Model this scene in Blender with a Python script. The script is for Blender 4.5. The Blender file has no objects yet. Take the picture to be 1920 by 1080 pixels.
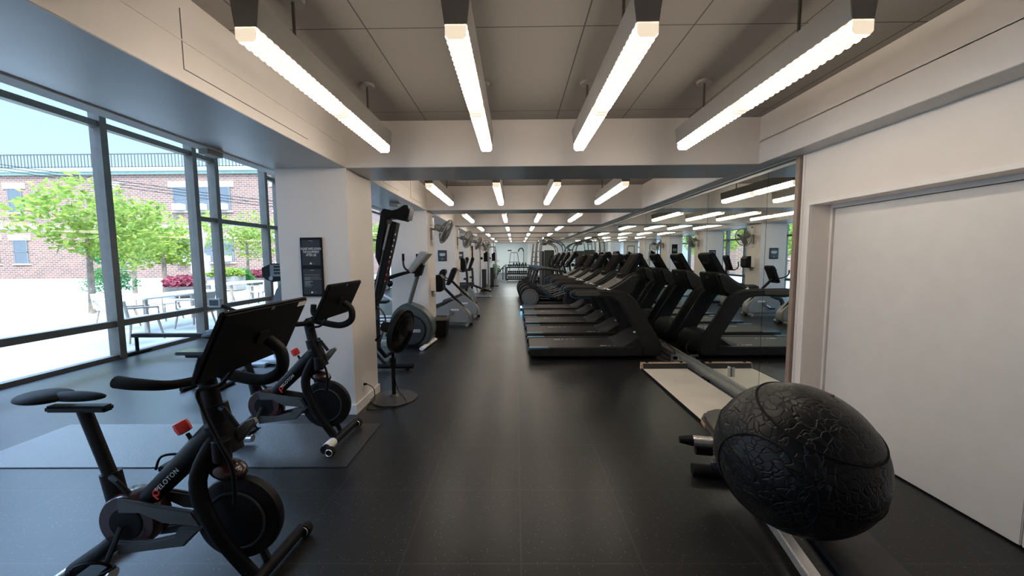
import bpy, bmesh, math, random
from mathutils import Vector, Matrix
random.seed(7)
S = bpy.context.scene
COL = S.collection
PI = math.pi

# ------------------------------------------------------------------ camera
cam_d = bpy.data.cameras.new('camera'); cam = bpy.data.objects.new('camera', cam_d); COL.objects.link(cam)
XR = Vector((0.9999392634931267, 0.008422348876123156, -0.007108682313336224))
YD = Vector((-0.006399611286356012, -0.08141603913585718, -0.9966596578305014))
ZF = Vector((-0.00897297610643297, 0.9966446170079069, -0.08135719445111135))
M = Matrix((XR, -YD, -ZF)).transposed().to_4x4()
M.translation = Vector((0, 0, 1.55))
cam.matrix_world = M
cam_d.sensor_fit = 'HORIZONTAL'; cam_d.sensor_width = 36; cam_d.lens = 36 * 710 / 1920
cam_d.clip_start = .02; cam_d.clip_end = 400
S.camera = cam
# ------------------------------------------------------------------ world, sun, exposure
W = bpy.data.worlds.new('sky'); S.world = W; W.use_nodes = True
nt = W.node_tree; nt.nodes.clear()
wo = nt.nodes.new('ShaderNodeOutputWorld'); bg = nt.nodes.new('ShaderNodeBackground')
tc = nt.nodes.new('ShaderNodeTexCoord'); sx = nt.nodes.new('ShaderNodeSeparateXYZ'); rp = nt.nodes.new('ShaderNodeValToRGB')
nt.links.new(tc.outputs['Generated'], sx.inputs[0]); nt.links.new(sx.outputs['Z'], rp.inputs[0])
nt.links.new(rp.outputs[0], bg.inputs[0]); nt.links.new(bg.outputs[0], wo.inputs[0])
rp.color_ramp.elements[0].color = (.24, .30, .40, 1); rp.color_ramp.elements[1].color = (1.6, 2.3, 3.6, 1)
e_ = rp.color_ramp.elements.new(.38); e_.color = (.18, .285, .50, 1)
e_ = rp.color_ramp.elements.new(.47); e_.color = (1.4, 2.0, 3.1, 1)  # unseen upper sky, boosted above the camera's view to brighten the window-side floor
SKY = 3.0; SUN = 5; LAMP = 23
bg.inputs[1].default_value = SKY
sun_d = bpy.data.lights.new('sun', 'SUN'); sun_d.energy = SUN; sun_d.angle = .01; sun_d.color = (1, .95, .86)
sun = bpy.data.objects.new('sun', sun_d); COL.objects.link(sun)
sun.rotation_euler = Vector((-.42, .62, -.95)).to_track_quat('-Z', 'Y').to_euler()
S.view_settings.view_transform = 'Standard'; S.view_settings.look = 'None'
S.view_settings.gamma = 1; S.view_settings.use_curve_mapping = False
S.view_settings.exposure = 0.45
try:
    S.cycles.max_bounces = 10; S.cycles.diffuse_bounces = 5; S.cycles.glossy_bounces = 5; S.cycles.transparent_max_bounces = 14
    S.cycles.sample_clamp_indirect = 4; S.cycles.caustics_reflective = False; S.cycles.caustics_refractive = False
except Exception: pass

# ------------------------------------------------------------------ materials
MATS = {}
def mat(name, col, rough=.5, metal=0, var=.06, scale=8, bump=0, bscale=60, emit=None, es=0, coat=0, spec=.5):
    if name in MATS: return MATS[name]
    m = bpy.data.materials.new(name); m.use_nodes = True; n = m.node_tree; L = n.links
    b = n.nodes['Principled BSDF']
    b.inputs['Roughness'].default_value = rough; b.inputs['Metallic'].default_value = metal
    b.inputs['Coat Weight'].default_value = coat; b.inputs['Specular IOR Level'].default_value = spec
    t = n.nodes.new('ShaderNodeTexCoord'); no = n.nodes.new('ShaderNodeTexNoise'); no.inputs['Scale'].default_value = scale
    L.new(t.outputs['Object'], no.inputs['Vector'])
    r = n.nodes.new('ShaderNodeValToRGB'); L.new(no.outputs['Fac'], r.inputs[0])
    c = Vector(col)
    r.color_ramp.elements[0].position = .3; r.color_ramp.elements[1].position = .7
    r.color_ramp.elements[0].color = (*(c * (1 - var)), 1); r.color_ramp.elements[1].color = (*[min(1, v * (1 + var)) for v in c], 1)
    L.new(r.outputs[0], b.inputs['Base Color'])
    if bump:
        n2 = n.nodes.new('ShaderNodeTexNoise'); n2.inputs['Scale'].default_value = bscale; L.new(t.outputs['Object'], n2.inputs['Vector'])
        bp = n.nodes.new('ShaderNodeBump'); bp.inputs['Strength'].default_value = bump; bp.inputs['Distance'].default_value = .01
        L.new(n2.outputs['Fac'], bp.inputs['Height']); L.new(bp.outputs[0], b.inputs['Normal'])
    if emit:
        b.inputs['Emission Color'].default_value = (*emit, 1); b.inputs['Emission Strength'].default_value = es
    MATS[name] = m; return m

WALL = mat('wall_paint', (.78, .72, .672), .6, var=.02, scale=3, bump=.04, bscale=120)
TRIM = mat('trim_paint', (.80, .76, .73), .4, var=.02)
SOFF = mat('soffit_gloss_paint', (.46, .47, .47), .28, var=.05, scale=2, bump=.12, bscale=3)
WHITE = mat('white_plaster', (.80, .82, .80), .6, var=.02)
BLK = mat('black_plastic', (.009, .009, .010), .5, var=.2, spec=.14)
BLKM = mat('black_metal', (.008, .008, .009), .45, metal=0, var=.2, spec=.16)
SCRN = mat('black_screen', (.006, .006, .007), .45, var=.1, spec=.12)
RUB = mat('black_rubber', (.011, .011, .011), .7, var=.2, bump=.2, bscale=200, spec=.15)
CHAR = mat('charcoal_plastic', (.024, .0235, .023), .48, var=.15, bump=.06, bscale=300, spec=.28)
DGREY = mat('dark_grey_plastic', (.04, .042, .045), .45, var=.1, spec=.25)
MGREY = mat('mid_grey_plastic', (.15, .15, .15), .45, var=.06)
LGREY = mat('light_grey_plastic', (.30, .31, .31), .42, var=.05)
SILV = mat('silver_metal', (.62, .63, .65), .3, metal=.85, var=.05)
CHRM = mat('chrome', (.82, .80, .77), .25, metal=.75, var=.03)
STEEL = mat('grey_steel', (.17, .175, .18), .4, metal=.2, var=.08)
RED = mat('red_plastic', (.75, .045, .035), .35, var=.08)
BLUE = mat('blue_accent', (.045, .13, .215), .35, var=.08)
WPL = mat('white_plastic', (.78, .78, .76), .4, var=.03)
BRZ = mat('bronze_frame', (.10, .09, .076), .45, metal=.3, var=.1)
PAPER = mat('white_label', (.80, .79, .72), .5, var=.05)
SIGNB = mat('sign_black', (.018, .018, .02), .5, var=.1)
INK = mat('white_ink', (.80, .80, .78), .5, var=.02)
DINK = mat('grey_ink', (.34, .34, .34), .5, var=.02)
WOODY = mat('raw_wood_edge', (.62, .42, .26), .6, var=.2, scale=20)
DKF = mat('dark_fixture_slot', (.16, .15, .14), .5)
HOUS = mat('fixture_housing', (.27, .25, .23), .45, var=.04)
CONC = mat('concrete', (.26, .24, .21), .85, var=.12, scale=3, bump=.2)
WICK = mat('patio_furniture', (.52, .47, .42), .6, var=.1)
TEAK = mat('weathered_teak', (.34, .27, .22), .6, var=.2, scale=15)
UMB = mat('umbrella_canvas', (.40, .37, .34), .8, var=.08, scale=14)
TANL = mat('tan_leather_patch', (.55, .30, .17), .5)
BRONZ = mat('smoked_plastic', (.035, .012, .011), .2, var=.3, coat=.3)
MIRB = mat('mirror_backing', (.02, .02, .02), .6)
SHELL = mat('bike_shell_grey', (.27, .28, .28), .4, var=.04)

def floor_mat():
    m = bpy.data.materials.new('rubber_floor_tiles'); m.use_nodes = True; n = m.node_tree; L = n.links
    b = n.nodes['Principled BSDF']; N = n.nodes.new; b.inputs['Specular IOR Level'].default_value = .42
    g = N('ShaderNodeNewGeometry')
    def math_(op, a, bb=None):
        q = N('ShaderNodeMath'); q.operation = op
        for i, v in enumerate((a, bb)):
            if v is None: continue
            if isinstance(v, (int, float)): q.inputs[i].default_value = v
            else: L.new(v, q.inputs[i])
        return q.outputs[0]
    s = N('ShaderNodeSeparateXYZ'); L.new(g.outputs['Position'], s.inputs[0])
    def seam(o, off):
        f = math_('FRACT', math_('DIVIDE', math_('ADD', o, off), .61))
        d = math_('ABSOLUTE', math_('SUBTRACT', f, .5))
        return math_('GREATER_THAN', d, .4935)
    sm = math_('MAXIMUM', seam(s.outputs['X'], 50.0), seam(s.outputs['Y'], 50.05))
    vo = N('ShaderNodeTexVoronoi'); vo.inputs['Scale'].default_value = 95; L.new(g.outputs['Position'], vo.inputs['Vector'])
    vc = N('ShaderNodeSeparateColor'); L.new(vo.outputs['Color'], vc.inputs[0])
    fl = math_('MULTIPLY', math_('GREATER_THAN', vc.outputs[0], .90), math_('LESS_THAN', vo.outputs['Distance'], .22))
    no = N('ShaderNodeTexNoise'); no.inputs['Scale'].default_value = 1.3; no.inputs['Detail'].default_value = 6; L.new(g.outputs['Position'], no.inputs['Vector'])
    r = N('ShaderNodeValToRGB'); L.new(no.outputs['Fac'], r.inputs[0])
    r.color_ramp.elements[0].position = .35; r.color_ramp.elements[1].position = .7
    r.color_ramp.elements[0].color = (.0085, .0085, .0088, 1); r.color_ramp.elements[1].color = (.015, .0148, .0147, 1)
    m1 = N('ShaderNodeMix'); m1.data_type = 'RGBA'; L.new(fl, m1.inputs[0]); L.new(r.outputs[0], m1.inputs[6]); m1.inputs[7].default_value = (.20, .20, .19, 1)
    m2 = N('ShaderNodeMix'); m2.data_type = 'RGBA'; L.new(sm, m2.inputs[0]); L.new(m1.outputs[2], m2.inputs[6]); m2.inputs[7].default_value = (.030, .029, .0285, 1)
    L.new(m2.outputs[2], b.inputs['Base Color'])
    rr = N('ShaderNodeMapRange'); L.new(no.outputs['Fac'], rr.inputs[0]); rr.inputs[3].default_value = .28; rr.inputs[4].default_value = .38
    L.new(rr.outputs[0], b.inputs['Roughness'])
    n3 = N('ShaderNodeTexNoise'); n3.inputs['Scale'].default_value = 70; L.new(g.outputs['Position'], n3.inputs['Vector'])
    hh = math_('SUBTRACT', n3.outputs['Fac'], math_('MULTIPLY', sm, 1.5))
    bp = N('ShaderNodeBump'); bp.inputs['Strength'].default_value = .07; bp.inputs['Distance'].default_value = .003
    L.new(hh, bp.inputs['Height']); L.new(bp.outputs[0], b.inputs['Normal'])
    return m
def grid_mat(name, c1, c2, sx_, sy_, w, rough=.6):
    m = bpy.data.materials.new(name); m.use_nodes = True; n = m.node_tree; L = n.links; b = n.nodes['Principled BSDF']
    t = n.nodes.new('ShaderNodeNewGeometry'); s = n.nodes.new('ShaderNodeSeparateXYZ'); L.new(t.outputs['Position'], s.inputs[0])
    def mm(op, a, v):
        q = n.nodes.new('ShaderNodeMath'); q.operation = op; L.new(a, q.inputs[0])
        if isinstance(v, (int, float)): q.inputs[1].default_value = v
        elif v is not None: L.new(v, q.inputs[1])
        return q.outputs[0]
    outs = []
    for k, d in (('X', sx_), ('Y', sy_)):
        f = mm('FRACT', mm('DIVIDE', mm('ADD', s.outputs[k], 60.0), d), None)
        outs.append(mm('LESS_THAN', f, w / d))
    mx = mm('MAXIMUM', outs[0], outs[1])
    mi = n.nodes.new('ShaderNodeMix'); mi.data_type = 'RGBA'; L.new(mx, mi.inputs[0]); mi.inputs[6].default_value = (*c1, 1); mi.inputs[7].default_value = (*c2, 1)
    L.new(mi.outputs[2], b.inputs['Base Color']); b.inputs['Roughness'].default_value = rough
    return m
def brick_mat():
    m = bpy.data.materials.new('red_brick'); m.use_nodes = True; n = m.node_tree; L = n.links; b = n.nodes['Principled BSDF']
    t = n.nodes.new('ShaderNodeTexCoord'); s = n.nodes.new('ShaderNodeSeparateXYZ'); L.new(t.outputs['Object'], s.inputs[0])
    c = n.nodes.new('ShaderNodeCombineXYZ'); L.new(s.outputs['X'], c.inputs[0]); L.new(s.outputs['Z'], c.inputs[1])
    br = n.nodes.new('ShaderNodeTexBrick'); L.new(c.outputs[0], br.inputs['Vector'])
    br.inputs['Scale'].default_value = 1; br.inputs['Brick Width'].default_value = .42; br.inputs['Row Height'].default_value = .16; br.inputs['Mortar Size'].default_value = .02
    br.inputs['Color1'].default_value = (.27, .12, .08, 1); br.inputs['Color2'].default_value = (.17, .085, .06, 1); br.inputs['Mortar'].default_value = (.33, .28, .24, 1)
    L.new(br.outputs[0], b.inputs['Base Color']); b.inputs['Roughness'].default_value = .9
    return m
def glass_mat():
    m = bpy.data.materials.new('window_glass'); m.use_nodes = True; n = m.node_tree; L = n.links; n.nodes.clear()
    o = n.nodes.new('ShaderNodeOutputMaterial'); t = n.nodes.new('ShaderNodeBsdfTransparent'); g = n.nodes.new('ShaderNodeBsdfGlossy')
    t.inputs[0].default_value = (.93, .97, .96, 1); g.inputs['Roughness'].default_value = .01
    lw = n.nodes.new('ShaderNodeLayerWeight'); pw = n.nodes.new('ShaderNodeMath'); pw.operation = 'POWER'; pw.inputs[1].default_value = 5
    L.new(lw.outputs['Facing'], pw.inputs[0]); f = n.nodes.new('ShaderNodeMapRange'); L.new(pw.outputs[0], f.inputs[0])
    f.inputs[3].default_value = .025; f.inputs[4].default_value = .55; x = n.nodes.new('ShaderNodeMixShader')
    L.new(f.outputs[0], x.inputs[0]); L.new(t.outputs[0], x.inputs[1]); L.new(g.outputs[0], x.inputs[2]); L.new(x.outputs[0], o.inputs[0])
    return m
def leaf_mat(name, c1, c2):
    m = bpy.data.materials.new(name); m.use_nodes = True; n = m.node_tree; L = n.links; n.nodes.clear()
    o = n.nodes.new('ShaderNodeOutputMaterial'); d = n.nodes.new('ShaderNodeBsdfDiffuse'); tr = n.nodes.new('ShaderNodeBsdfTranslucent')
    t = n.nodes.new('ShaderNodeTexCoord'); no = n.nodes.new('ShaderNodeTexNoise'); no.inputs['Scale'].default_value = 5; L.new(t.outputs['Object'], no.inputs['Vector'])
    r = n.nodes.new('ShaderNodeValToRGB'); L.new(no.outputs['Fac'], r.inputs[0]); r.color_ramp.elements[0].position = .35; r.color_ramp.elements[1].position = .65
    r.color_ramp.elements[0].color = (*c1, 1); r.color_ramp.elements[1].color = (*c2, 1)
    L.new(r.outputs[0], d.inputs[0]); L.new(r.outputs[0], tr.inputs[0])
    x = n.nodes.new('ShaderNodeMixShader'); x.inputs[0].default_value = .4; L.new(d.outputs[0], x.inputs[1]); L.new(tr.outputs[0], x.inputs[2]); L.new(x.outputs[0], o.inputs[0])
    return m
def ball_mat():
    m = bpy.data.materials.new('crackled_black_rubber'); m.use_nodes = True; n = m.node_tree; L = n.links; b = n.nodes['Principled BSDF']
    b.inputs['Base Color'].default_value = (.009, .0085, .0085, 1); b.inputs['Specular IOR Level'].default_value = .35
    t = n.nodes.new('ShaderNodeTexCoord'); v = n.nodes.new('ShaderNodeTexVoronoi'); v.feature = 'DISTANCE_TO_EDGE'; v.inputs['Scale'].default_value = 34
    no = n.nodes.new('ShaderNodeTexNoise'); no.inputs['Scale'].default_value = 9; L.new(t.outputs['Object'], no.inputs['Vector'])
    mx = n.nodes.new('ShaderNodeMix'); mx.data_type = 'VECTOR'; mx.inputs[0].default_value = .12
    L.new(t.outputs['Object'], mx.inputs[4]); L.new(no.outputs['Color'], mx.inputs[5]); L.new(mx.outputs[1], v.inputs['Vector'])
    r = n.nodes.new('ShaderNodeValToRGB'); L.new(v.outputs['Distance'], r.inputs[0]); r.color_ramp.elements[0].position = .0; r.color_ramp.elements[1].position = .09
    bp = n.nodes.new('ShaderNodeBump'); bp.inputs['Strength'].default_value = .6; bp.inputs['Distance'].default_value = .005
    L.new(r.outputs[0], bp.inputs['Height']); L.new(bp.outputs[0], b.inputs['Normal'])
    n4 = n.nodes.new('ShaderNodeTexNoise'); n4.inputs['Scale'].default_value = 6; L.new(t.outputs['Object'], n4.inputs['Vector'])
    q = n.nodes.new('ShaderNodeMapRange'); L.new(n4.outputs['Fac'], q.inputs[0]); q.inputs[3].default_value = .22; q.inputs[4].default_value = .55; L.new(q.outputs[0], b.inputs['Roughness'])
    return m
FLOOR = floor_mat()
CEIL = grid_mat('ceiling_tiles', (.27, .245, .225), (.08, .07, .06), .61, 1.22, .008, .8)
GLASS = glass_mat(); BRICK = brick_mat()
MIRR = mat('mirror_silver', (.80, .86, .83), .0, metal=1, var=.0)
GREEN = leaf_mat('bright_green_leaves', (.15, .22, .035), (.36, .42, .09))
DGREEN = leaf_mat('dark_green_leaves', (.04, .14, .04), (.10, .26, .07))
LIME = leaf_mat('lime_leaves', (.22, .30, .04), (.36, .42, .10))
REDL = leaf_mat('crimson_leaves', (.20, .025, .05), (.42, .12, .14))
BARK = mat('bark', (.20, .15, .11), .9, var=.3)
PLY = mat('pale_plywood_sheet', (.92, .83, .70), .4, var=.07, scale=2.5)
ALU = mat('brushed_aluminium', (.52, .52, .49), .38, metal=.75, var=.05)
DIFF = mat('lit_diffuser', (.9, .85, .75), .5, emit=(1, .88, .74), es=LAMP)
DIFG = mat('diffuser_groove', (.9, .85, .75), .5, emit=(1, .82, .60), es=.60)
LED = mat('blue_led', (.1, .4, .9), .4, emit=(.15, .6, 1), es=14)
FOLED = mat('tile_patio', (.36, .345, .32), .7, var=.18, scale=.8)

# ------------------------------------------------------------------ mesh builder
def catmull(pts, n=6):
    P = [Vector(p) for p in pts]
    if len(P) < 3: return P
    out = []
    for i in range(len(P) - 1):
        p0 = P[max(i - 1, 0)]; p1 = P[i]; p2 = P[i + 1]; p3 = P[min(i + 2, len(P) - 1)]
        for k in range(n):
            t = k / n
            out.append(.5 * ((2 * p1) + (-p0 + p2) * t + (2 * p0 - 5 * p1 + 4 * p2 - p3) * t * t + (-p0 + 3 * p1 - 3 * p2 + p3) * t ** 3))
    out.append(P[-1]); return out
def sp(poly, n=4):
    P = [Vector((p[0], p[1], 0)) for p in poly]; N_ = len(P); out = []
    for i in range(N_):
        p0, p1, p2, p3 = P[i - 1], P[i], P[(i + 1) % N_], P[(i + 2) % N_]
        for k in range(n):
            t = k / n
            v = .5 * ((2 * p1) + (-p0 + p2) * t + (2 * p0 - 5 * p1 + 4 * p2 - p3) * t * t + (-p0 + 3 * p1 - 3 * p2 + p3) * t ** 3)
            out.append((v.x, v.y))
    return out
class MB:
    def __init__(s): s.bm = bmesh.new()
    def _bev(s, vs, b, seg=2):
        if b <= 0: return
        es = list({e for v in vs for e in v.link_edges})
        bmesh.ops.bevel(s.bm, geom=es, offset=b, segments=seg, affect='EDGES', clamp_overlap=True)
    def box(s, x0, x1, y0, y1, z0, z1, bev=0, rot=None, piv=None):
        vs = [s.bm.verts.new((x, y, z)) for x in (x0, x1) for y in (y0, y1) for z in (z0, z1)]
        for f in ((0, 1, 3, 2), (4, 6, 7, 5), (0, 4, 5, 1), (2, 3, 7, 6), (0, 2, 6, 4), (1, 5, 7, 3)): s.bm.faces.new([vs[i] for i in f])
        if rot is not None:
            p = Vector(piv) if piv is not None else Vector(((x0 + x1) / 2, (y0 + y1) / 2, (z0 + z1) / 2))
            for v in vs: v.co = p + rot @ (v.co - p)
        s._bev(vs, bev); return s
    def prism(s, poly, axis, a0, a1, bev=0, seg=2):
        def mk(p, a): return {'y': (p[0], a, p[1]), 'x': (a, p[0], p[1]), 'z': (p[0], p[1], a)}[axis]
        A = [s.bm.verts.new(mk(p, a0)) for p in poly]; B = [s.bm.verts.new(mk(p, a1)) for p in poly]
        n = len(poly)
        f1 = s.bm.faces.new(A); f2 = s.bm.faces.new(B[::-1])
        fs = [f1, f2] + [s.bm.faces.new((A[(i + 1) % n], A[i], B[i], B[(i + 1) % n])) for i in range(n)]
        bmesh.ops.recalc_face_normals(s.bm, faces=fs)
        if bev > 0:
            es = list(f1.edges) + list(f2.edges)
            bmesh.ops.bevel(s.bm, geom=es, offset=bev, segments=seg, affect='EDGES', clamp_overlap=True)
        return s
    def tube(s, pts, r, n=10, smooth=0, sx_=1):
        P = catmull(pts, smooth) if smooth else [Vector(p) for p in pts]
        R = r if isinstance(r, (list, tuple)) else None
        rings = []; up = None
        for i, p in enumerate(P):
            d = (P[min(i + 1, len(P) - 1)] - P[max(i - 1, 0)]).normalized()
            if up is None:
                up = Vector((0, 0, 1)) if abs(d.z) < .9 else Vector((1, 0, 0))
            u = (up - d * up.dot(d))
            if u.length < 1e-4: u = d.orthogonal()
            u.normalize(); w = d.cross(u); up = u
            if R: k = i / (len(P) - 1) * (len(R) - 1); j = min(int(k), len(R) - 2); rr = R[j] + (R[j + 1] - R[j]) * (k - j)
            else: rr = r
            rings.append([s.bm.verts.new(p + (u * math.cos(2 * PI * q / n) + w * sx_ * math.sin(2 * PI * q / n)) * rr) for q in range(n)])
        for a, b in zip(rings, rings[1:]):
            for q in range(n): s.bm.faces.new((a[q], a[(q + 1) % n], b[(q + 1) % n], b[q]))
        s.bm.faces.new(rings[0][::-1]); s.bm.faces.new(rings[-1]); return s
    def lathe(s, prof, c, axis='z', n=24, rot=None):
        c = Vector(c); rings = []
        for r, h in prof:
            ring = []
            for q in range(n):
                a = 2 * PI * q / n; x, y = r * math.cos(a), r * math.sin(a)
                v = {'z': Vector((x, y, h)), 'y': Vector((x, h, y)), 'x': Vector((h, x, y))}[axis]
                if rot is not None: v = rot @ v
                ring.append(s.bm.verts.new(c + v))
            rings.append(ring)
        fs = []
        for a, b in zip(rings, rings[1:]):
            for q in range(n): fs.append(s.bm.faces.new((a[q], a[(q + 1) % n], b[(q + 1) % n], b[q])))
        fs.append(s.bm.faces.new(rings[0][::-1])); fs.append(s.bm.faces.new(rings[-1]))
        bmesh.ops.recalc_face_normals(s.bm, faces=fs); return s
    def ell(s, c, rad, rot=None, u=20, v=12):
        r = bmesh.ops.create_uvsphere(s.bm, u_segments=u, v_segments=v, radius=1)
        for q in r['verts']:
            p = Vector((q.co.x * rad[0], q.co.y * rad[1], q.co.z * rad[2]))
            if rot is not None: p = rot @ p
            q.co = p + Vector(c)
        return s
    def ring(s, c, R, r, rot=None, n=40, m=8):
        pts = []
        for i in range(n):
            a = 2 * PI * i / n; row = []
            for j in range(m):
                b = 2 * PI * j / m; v = Vector(((R + r * math.cos(b)) * math.cos(a), (R + r * math.cos(b)) * math.sin(a), r * math.sin(b)))
                if rot is not None: v = rot @ v
                row.append(s.bm.verts.new(Vector(c) + v))
            pts.append(row)
        for i in range(n):
            for j in range(m): s.bm.faces.new((pts[i][j], pts[(i + 1) % n][j], pts[(i + 1) % n][(j + 1) % m], pts[i][(j + 1) % m]))
        return s
    def build(s, name, m, parent=None, smooth=True, m2=None):
        me = bpy.data.meshes.new(name); s.bm.to_mesh(me); s.bm.free(); me.materials.append(m)
        if m2: me.materials.append(m2)
        if smooth:
            me.shade_smooth()
            try: me.set_sharp_from_angle(angle=math.radians(38))
            except Exception: pass
        o = bpy.data.objects.new(name, me); COL.objects.link(o)
        if parent: o.parent = parent
        return o
def tag(o, label, cat, group=None, kind=None):
    o['label'] = label; o['category'] = cat
    if group: o['group'] = group
    if kind: o['kind'] = kind
    return o
def empty(name, loc, label, cat, group=None, rz=0, kind=None):
    o = bpy.data.objects.new(name, None); COL.objects.link(o); o.location = loc; o.rotation_euler = (0, 0, rz)
    o.empty_display_size = .1
    return tag(o, label, cat, group, kind)
def struct(o, label=None, cat='structure'):
    o['kind'] = 'structure'
    if label: o['label'] = label; o['category'] = cat
    return o
def copy_tree(o, parent=None, loc=None, label=None, rz=None):
    c = o.copy(); COL.objects.link(c)
    if parent: c.parent = parent
    if loc is not None: c.location = loc
    if rz is not None: c.rotation_euler = (0, 0, rz)
    if label: c['label'] = label
    for ch in list(o.children): copy_tree(ch, c)
    return c
def text(body, name, m, parent, loc, size, rot, align='CENTER', ext=.0008, sp=1.0):
    cu = bpy.data.curves.new(name, 'FONT'); cu.body = body; cu.size = size; cu.align_x = align; cu.align_y = 'CENTER'; cu.extrude = ext
    cu.space_character = sp; cu.space_line = .9; cu.materials.append(m)
    tmp = bpy.data.objects.new(name + '_tmp', cu); COL.objects.link(tmp); bpy.context.view_layer.update()
    me = bpy.data.meshes.new_from_object(tmp.evaluated_get(bpy.context.evaluated_depsgraph_get()))
    bpy.data.objects.remove(tmp); bpy.data.curves.remove(cu)
    o = bpy.data.objects.new(name, me); COL.objects.link(o); o.parent = parent; o.location = loc; o.rotation_euler = rot
    return o
def RX(a): return Matrix.Rotation(a, 3, 'X')
def RY(a): return Matrix.Rotation(a, 3, 'Y')
def RZ(a): return Matrix.Rotation(a, 3, 'Z')
def one(mb_fn, name, m, label, cat, group=None, parent=None):
    b = MB(); mb_fn(b); o = b.build(name, m, parent); tag(o, label, cat, group); return o

# ------------------------------------------------------------------ the room
YK = [.385, 3.655, 6.93, 10.2, 13.3, 16.5, 19.5, 22.4]
ZS, ZC = 2.407, 2.83            # soffit and ceiling
YE = 38.0
XG = -6.3                       # glazed wall
XM = 2.48                       # mirror wall
ORD = ['nearest', 'second', 'third', 'fourth', 'fifth', 'sixth', 'seventh', 'farthest']

struct(MB().box(XG, 6.0, -3, YE, -.1, 0).build('floor', FLOOR, smooth=False), 'black speckled rubber tile floor of the gym', 'floor')
struct(MB().box(-1.6, 2.29, -3, 23.0, ZC, ZC + .1).build('ceiling', CEIL, smooth=False), 'brown grey panelled ceiling between the beams', 'ceiling')
struct(MB().box(XG, 6.0, 23.0, YE, 3.3, 3.4).build('ceiling_far', WHITE, smooth=False), 'white ceiling of the far end of the hall', 'ceiling')
struct(MB().box(XG, -2.44, -3, 23.0, 4.4, 4.5).build('ceiling_left', WHITE, smooth=False), 'high ceiling over the window bay', 'ceiling')
struct(MB().box(XG, 6.0, -3.1, -3, -.1, 4.5).build('wall_back', WALL, smooth=False), 'painted wall behind the camera', 'wall')
struct(MB().box(XG, 6.0, YE, YE + .1, 0, 3.4).build('wall_far', WHITE, smooth=False), 'bright white wall at the far end', 'wall')
struct(MB().box(1.3, 6.0, 33, 33.15, 0, 3.3).build('wall_far_right', WALL, smooth=False), 'beige wall right of the dumbbell rack', 'wall')
# long left soffit with fascia and beams
struct(MB().box(-2.30, -1.6, -3, 23.0, ZS, ZC + .02).build('ceiling_soffit_left', WALL, smooth=False), 'beige dropped soffit above the left columns', 'ceiling')
struct(MB().box(-2.44, -2.30, -3, 23.0, ZS, 4.4).box(XG, -2.44, 23.0, 23.1, 3.3, 4.5).build('wall_left_upper', WHITE, smooth=False), 'pale upper wall edge over the soffit', 'wall')
struct(MB().box(-2.43, -1.603, -3, 23.0, ZS - .004, ZS).build('trim_1', SOFF, smooth=False), 'glossy blue grey underside of the left soffit', 'trim')
struct(MB().box(-2.44, -2.33, -3, 23.0, ZS - .012, ZS - .004).build('trim_2', WHITE, smooth=False), 'pale strip along the outer edge of the soffit', 'trim')
struct(MB().box(2.29, 3.3, -3, 23.0, ZS, ZC + .02).build('ceiling_soffit_right', WALL, smooth=False), 'beige dropped soffit above the mirror wall', 'ceiling')
struct(MB().box(2.293, XM + .02, -3, 23.0, ZS - .004, ZS).build('trim_3', SOFF, smooth=False), 'glossy grey underside of the right soffit', 'trim')
struct(MB().box(2.29, 2.302, -3, 23, 2.60, 2.606).box(-1.612, -1.596, -3, 23, 2.600, 2.606).build('trim_4', WALL, smooth=False), 'thin step line along the soffit faces', 'trim')
for k, y in enumerate(YK):
    b = struct(MB().box(-1.6, 2.29, y, y + .62, ZS, ZC + .02).build('ceiling_beam', WALL, smooth=False), ORD[k] + ' beige cross beam between the light rows', 'beam')
    o = MB().box(-1.602, 2.292, y + .004, y + .616, ZS - .004, ZS).build('beam_underside', SOFF, b, smooth=False)
CY = YK + [26.2, 29.8]
for k, y in enumerate(CY):
    h = ZS if y < 23 else 3.3
    c = struct(MB().box(-2.28, -1.6, y, y + .62, 0, h).build('pillar', WALL, smooth=False), ['pillar behind the camera on the left', 'nearest square pillar with the double black sign', 'second square pillar behind the grey elliptical', 'third square pillar behind the exercise bikes', 'fourth square pillar along the left row', 'fifth square pillar along the left row', 'sixth square pillar along the left row', 'seventh square pillar beside the cable tower', 'eighth square pillar near the dumbbells', 'farthest square white pillar'][k], 'pillar')
    bb = MB()
    for q in ((-2.296, -1.584, y - .016, y), (-2.296, -1.584, y + .62, y + .636), (-2.296, -2.28, y, y + .62), (-1.6, -1.584, y, y + .62)):
        bb.box(q[0], q[1], q[2], q[3], 0, .095)
    bb.build('baseboard', TRIM, c, smooth=False)
# access panels in the left fascia
for (y0, y1) in ((1.9, 3.0), (4.7, 5.3), (5.9, 6.5)):
    m_ = MB()
    m_.box(-1.6, -1.597, y0, y1, 2.468, 2.472).box(-1.6, -1.597, y0, y0 + .003, 2.47, 2.75)
    struct(m_.build('trim_%d' % (5 + int(y0)), DKF, smooth=False), 'hairline joint of an access panel in the left soffit face, %s' % {1: 'nearest one', 4: 'in the second bay', 5: 'farther one in the second bay'}[int(y0)], 'trim')
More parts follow.
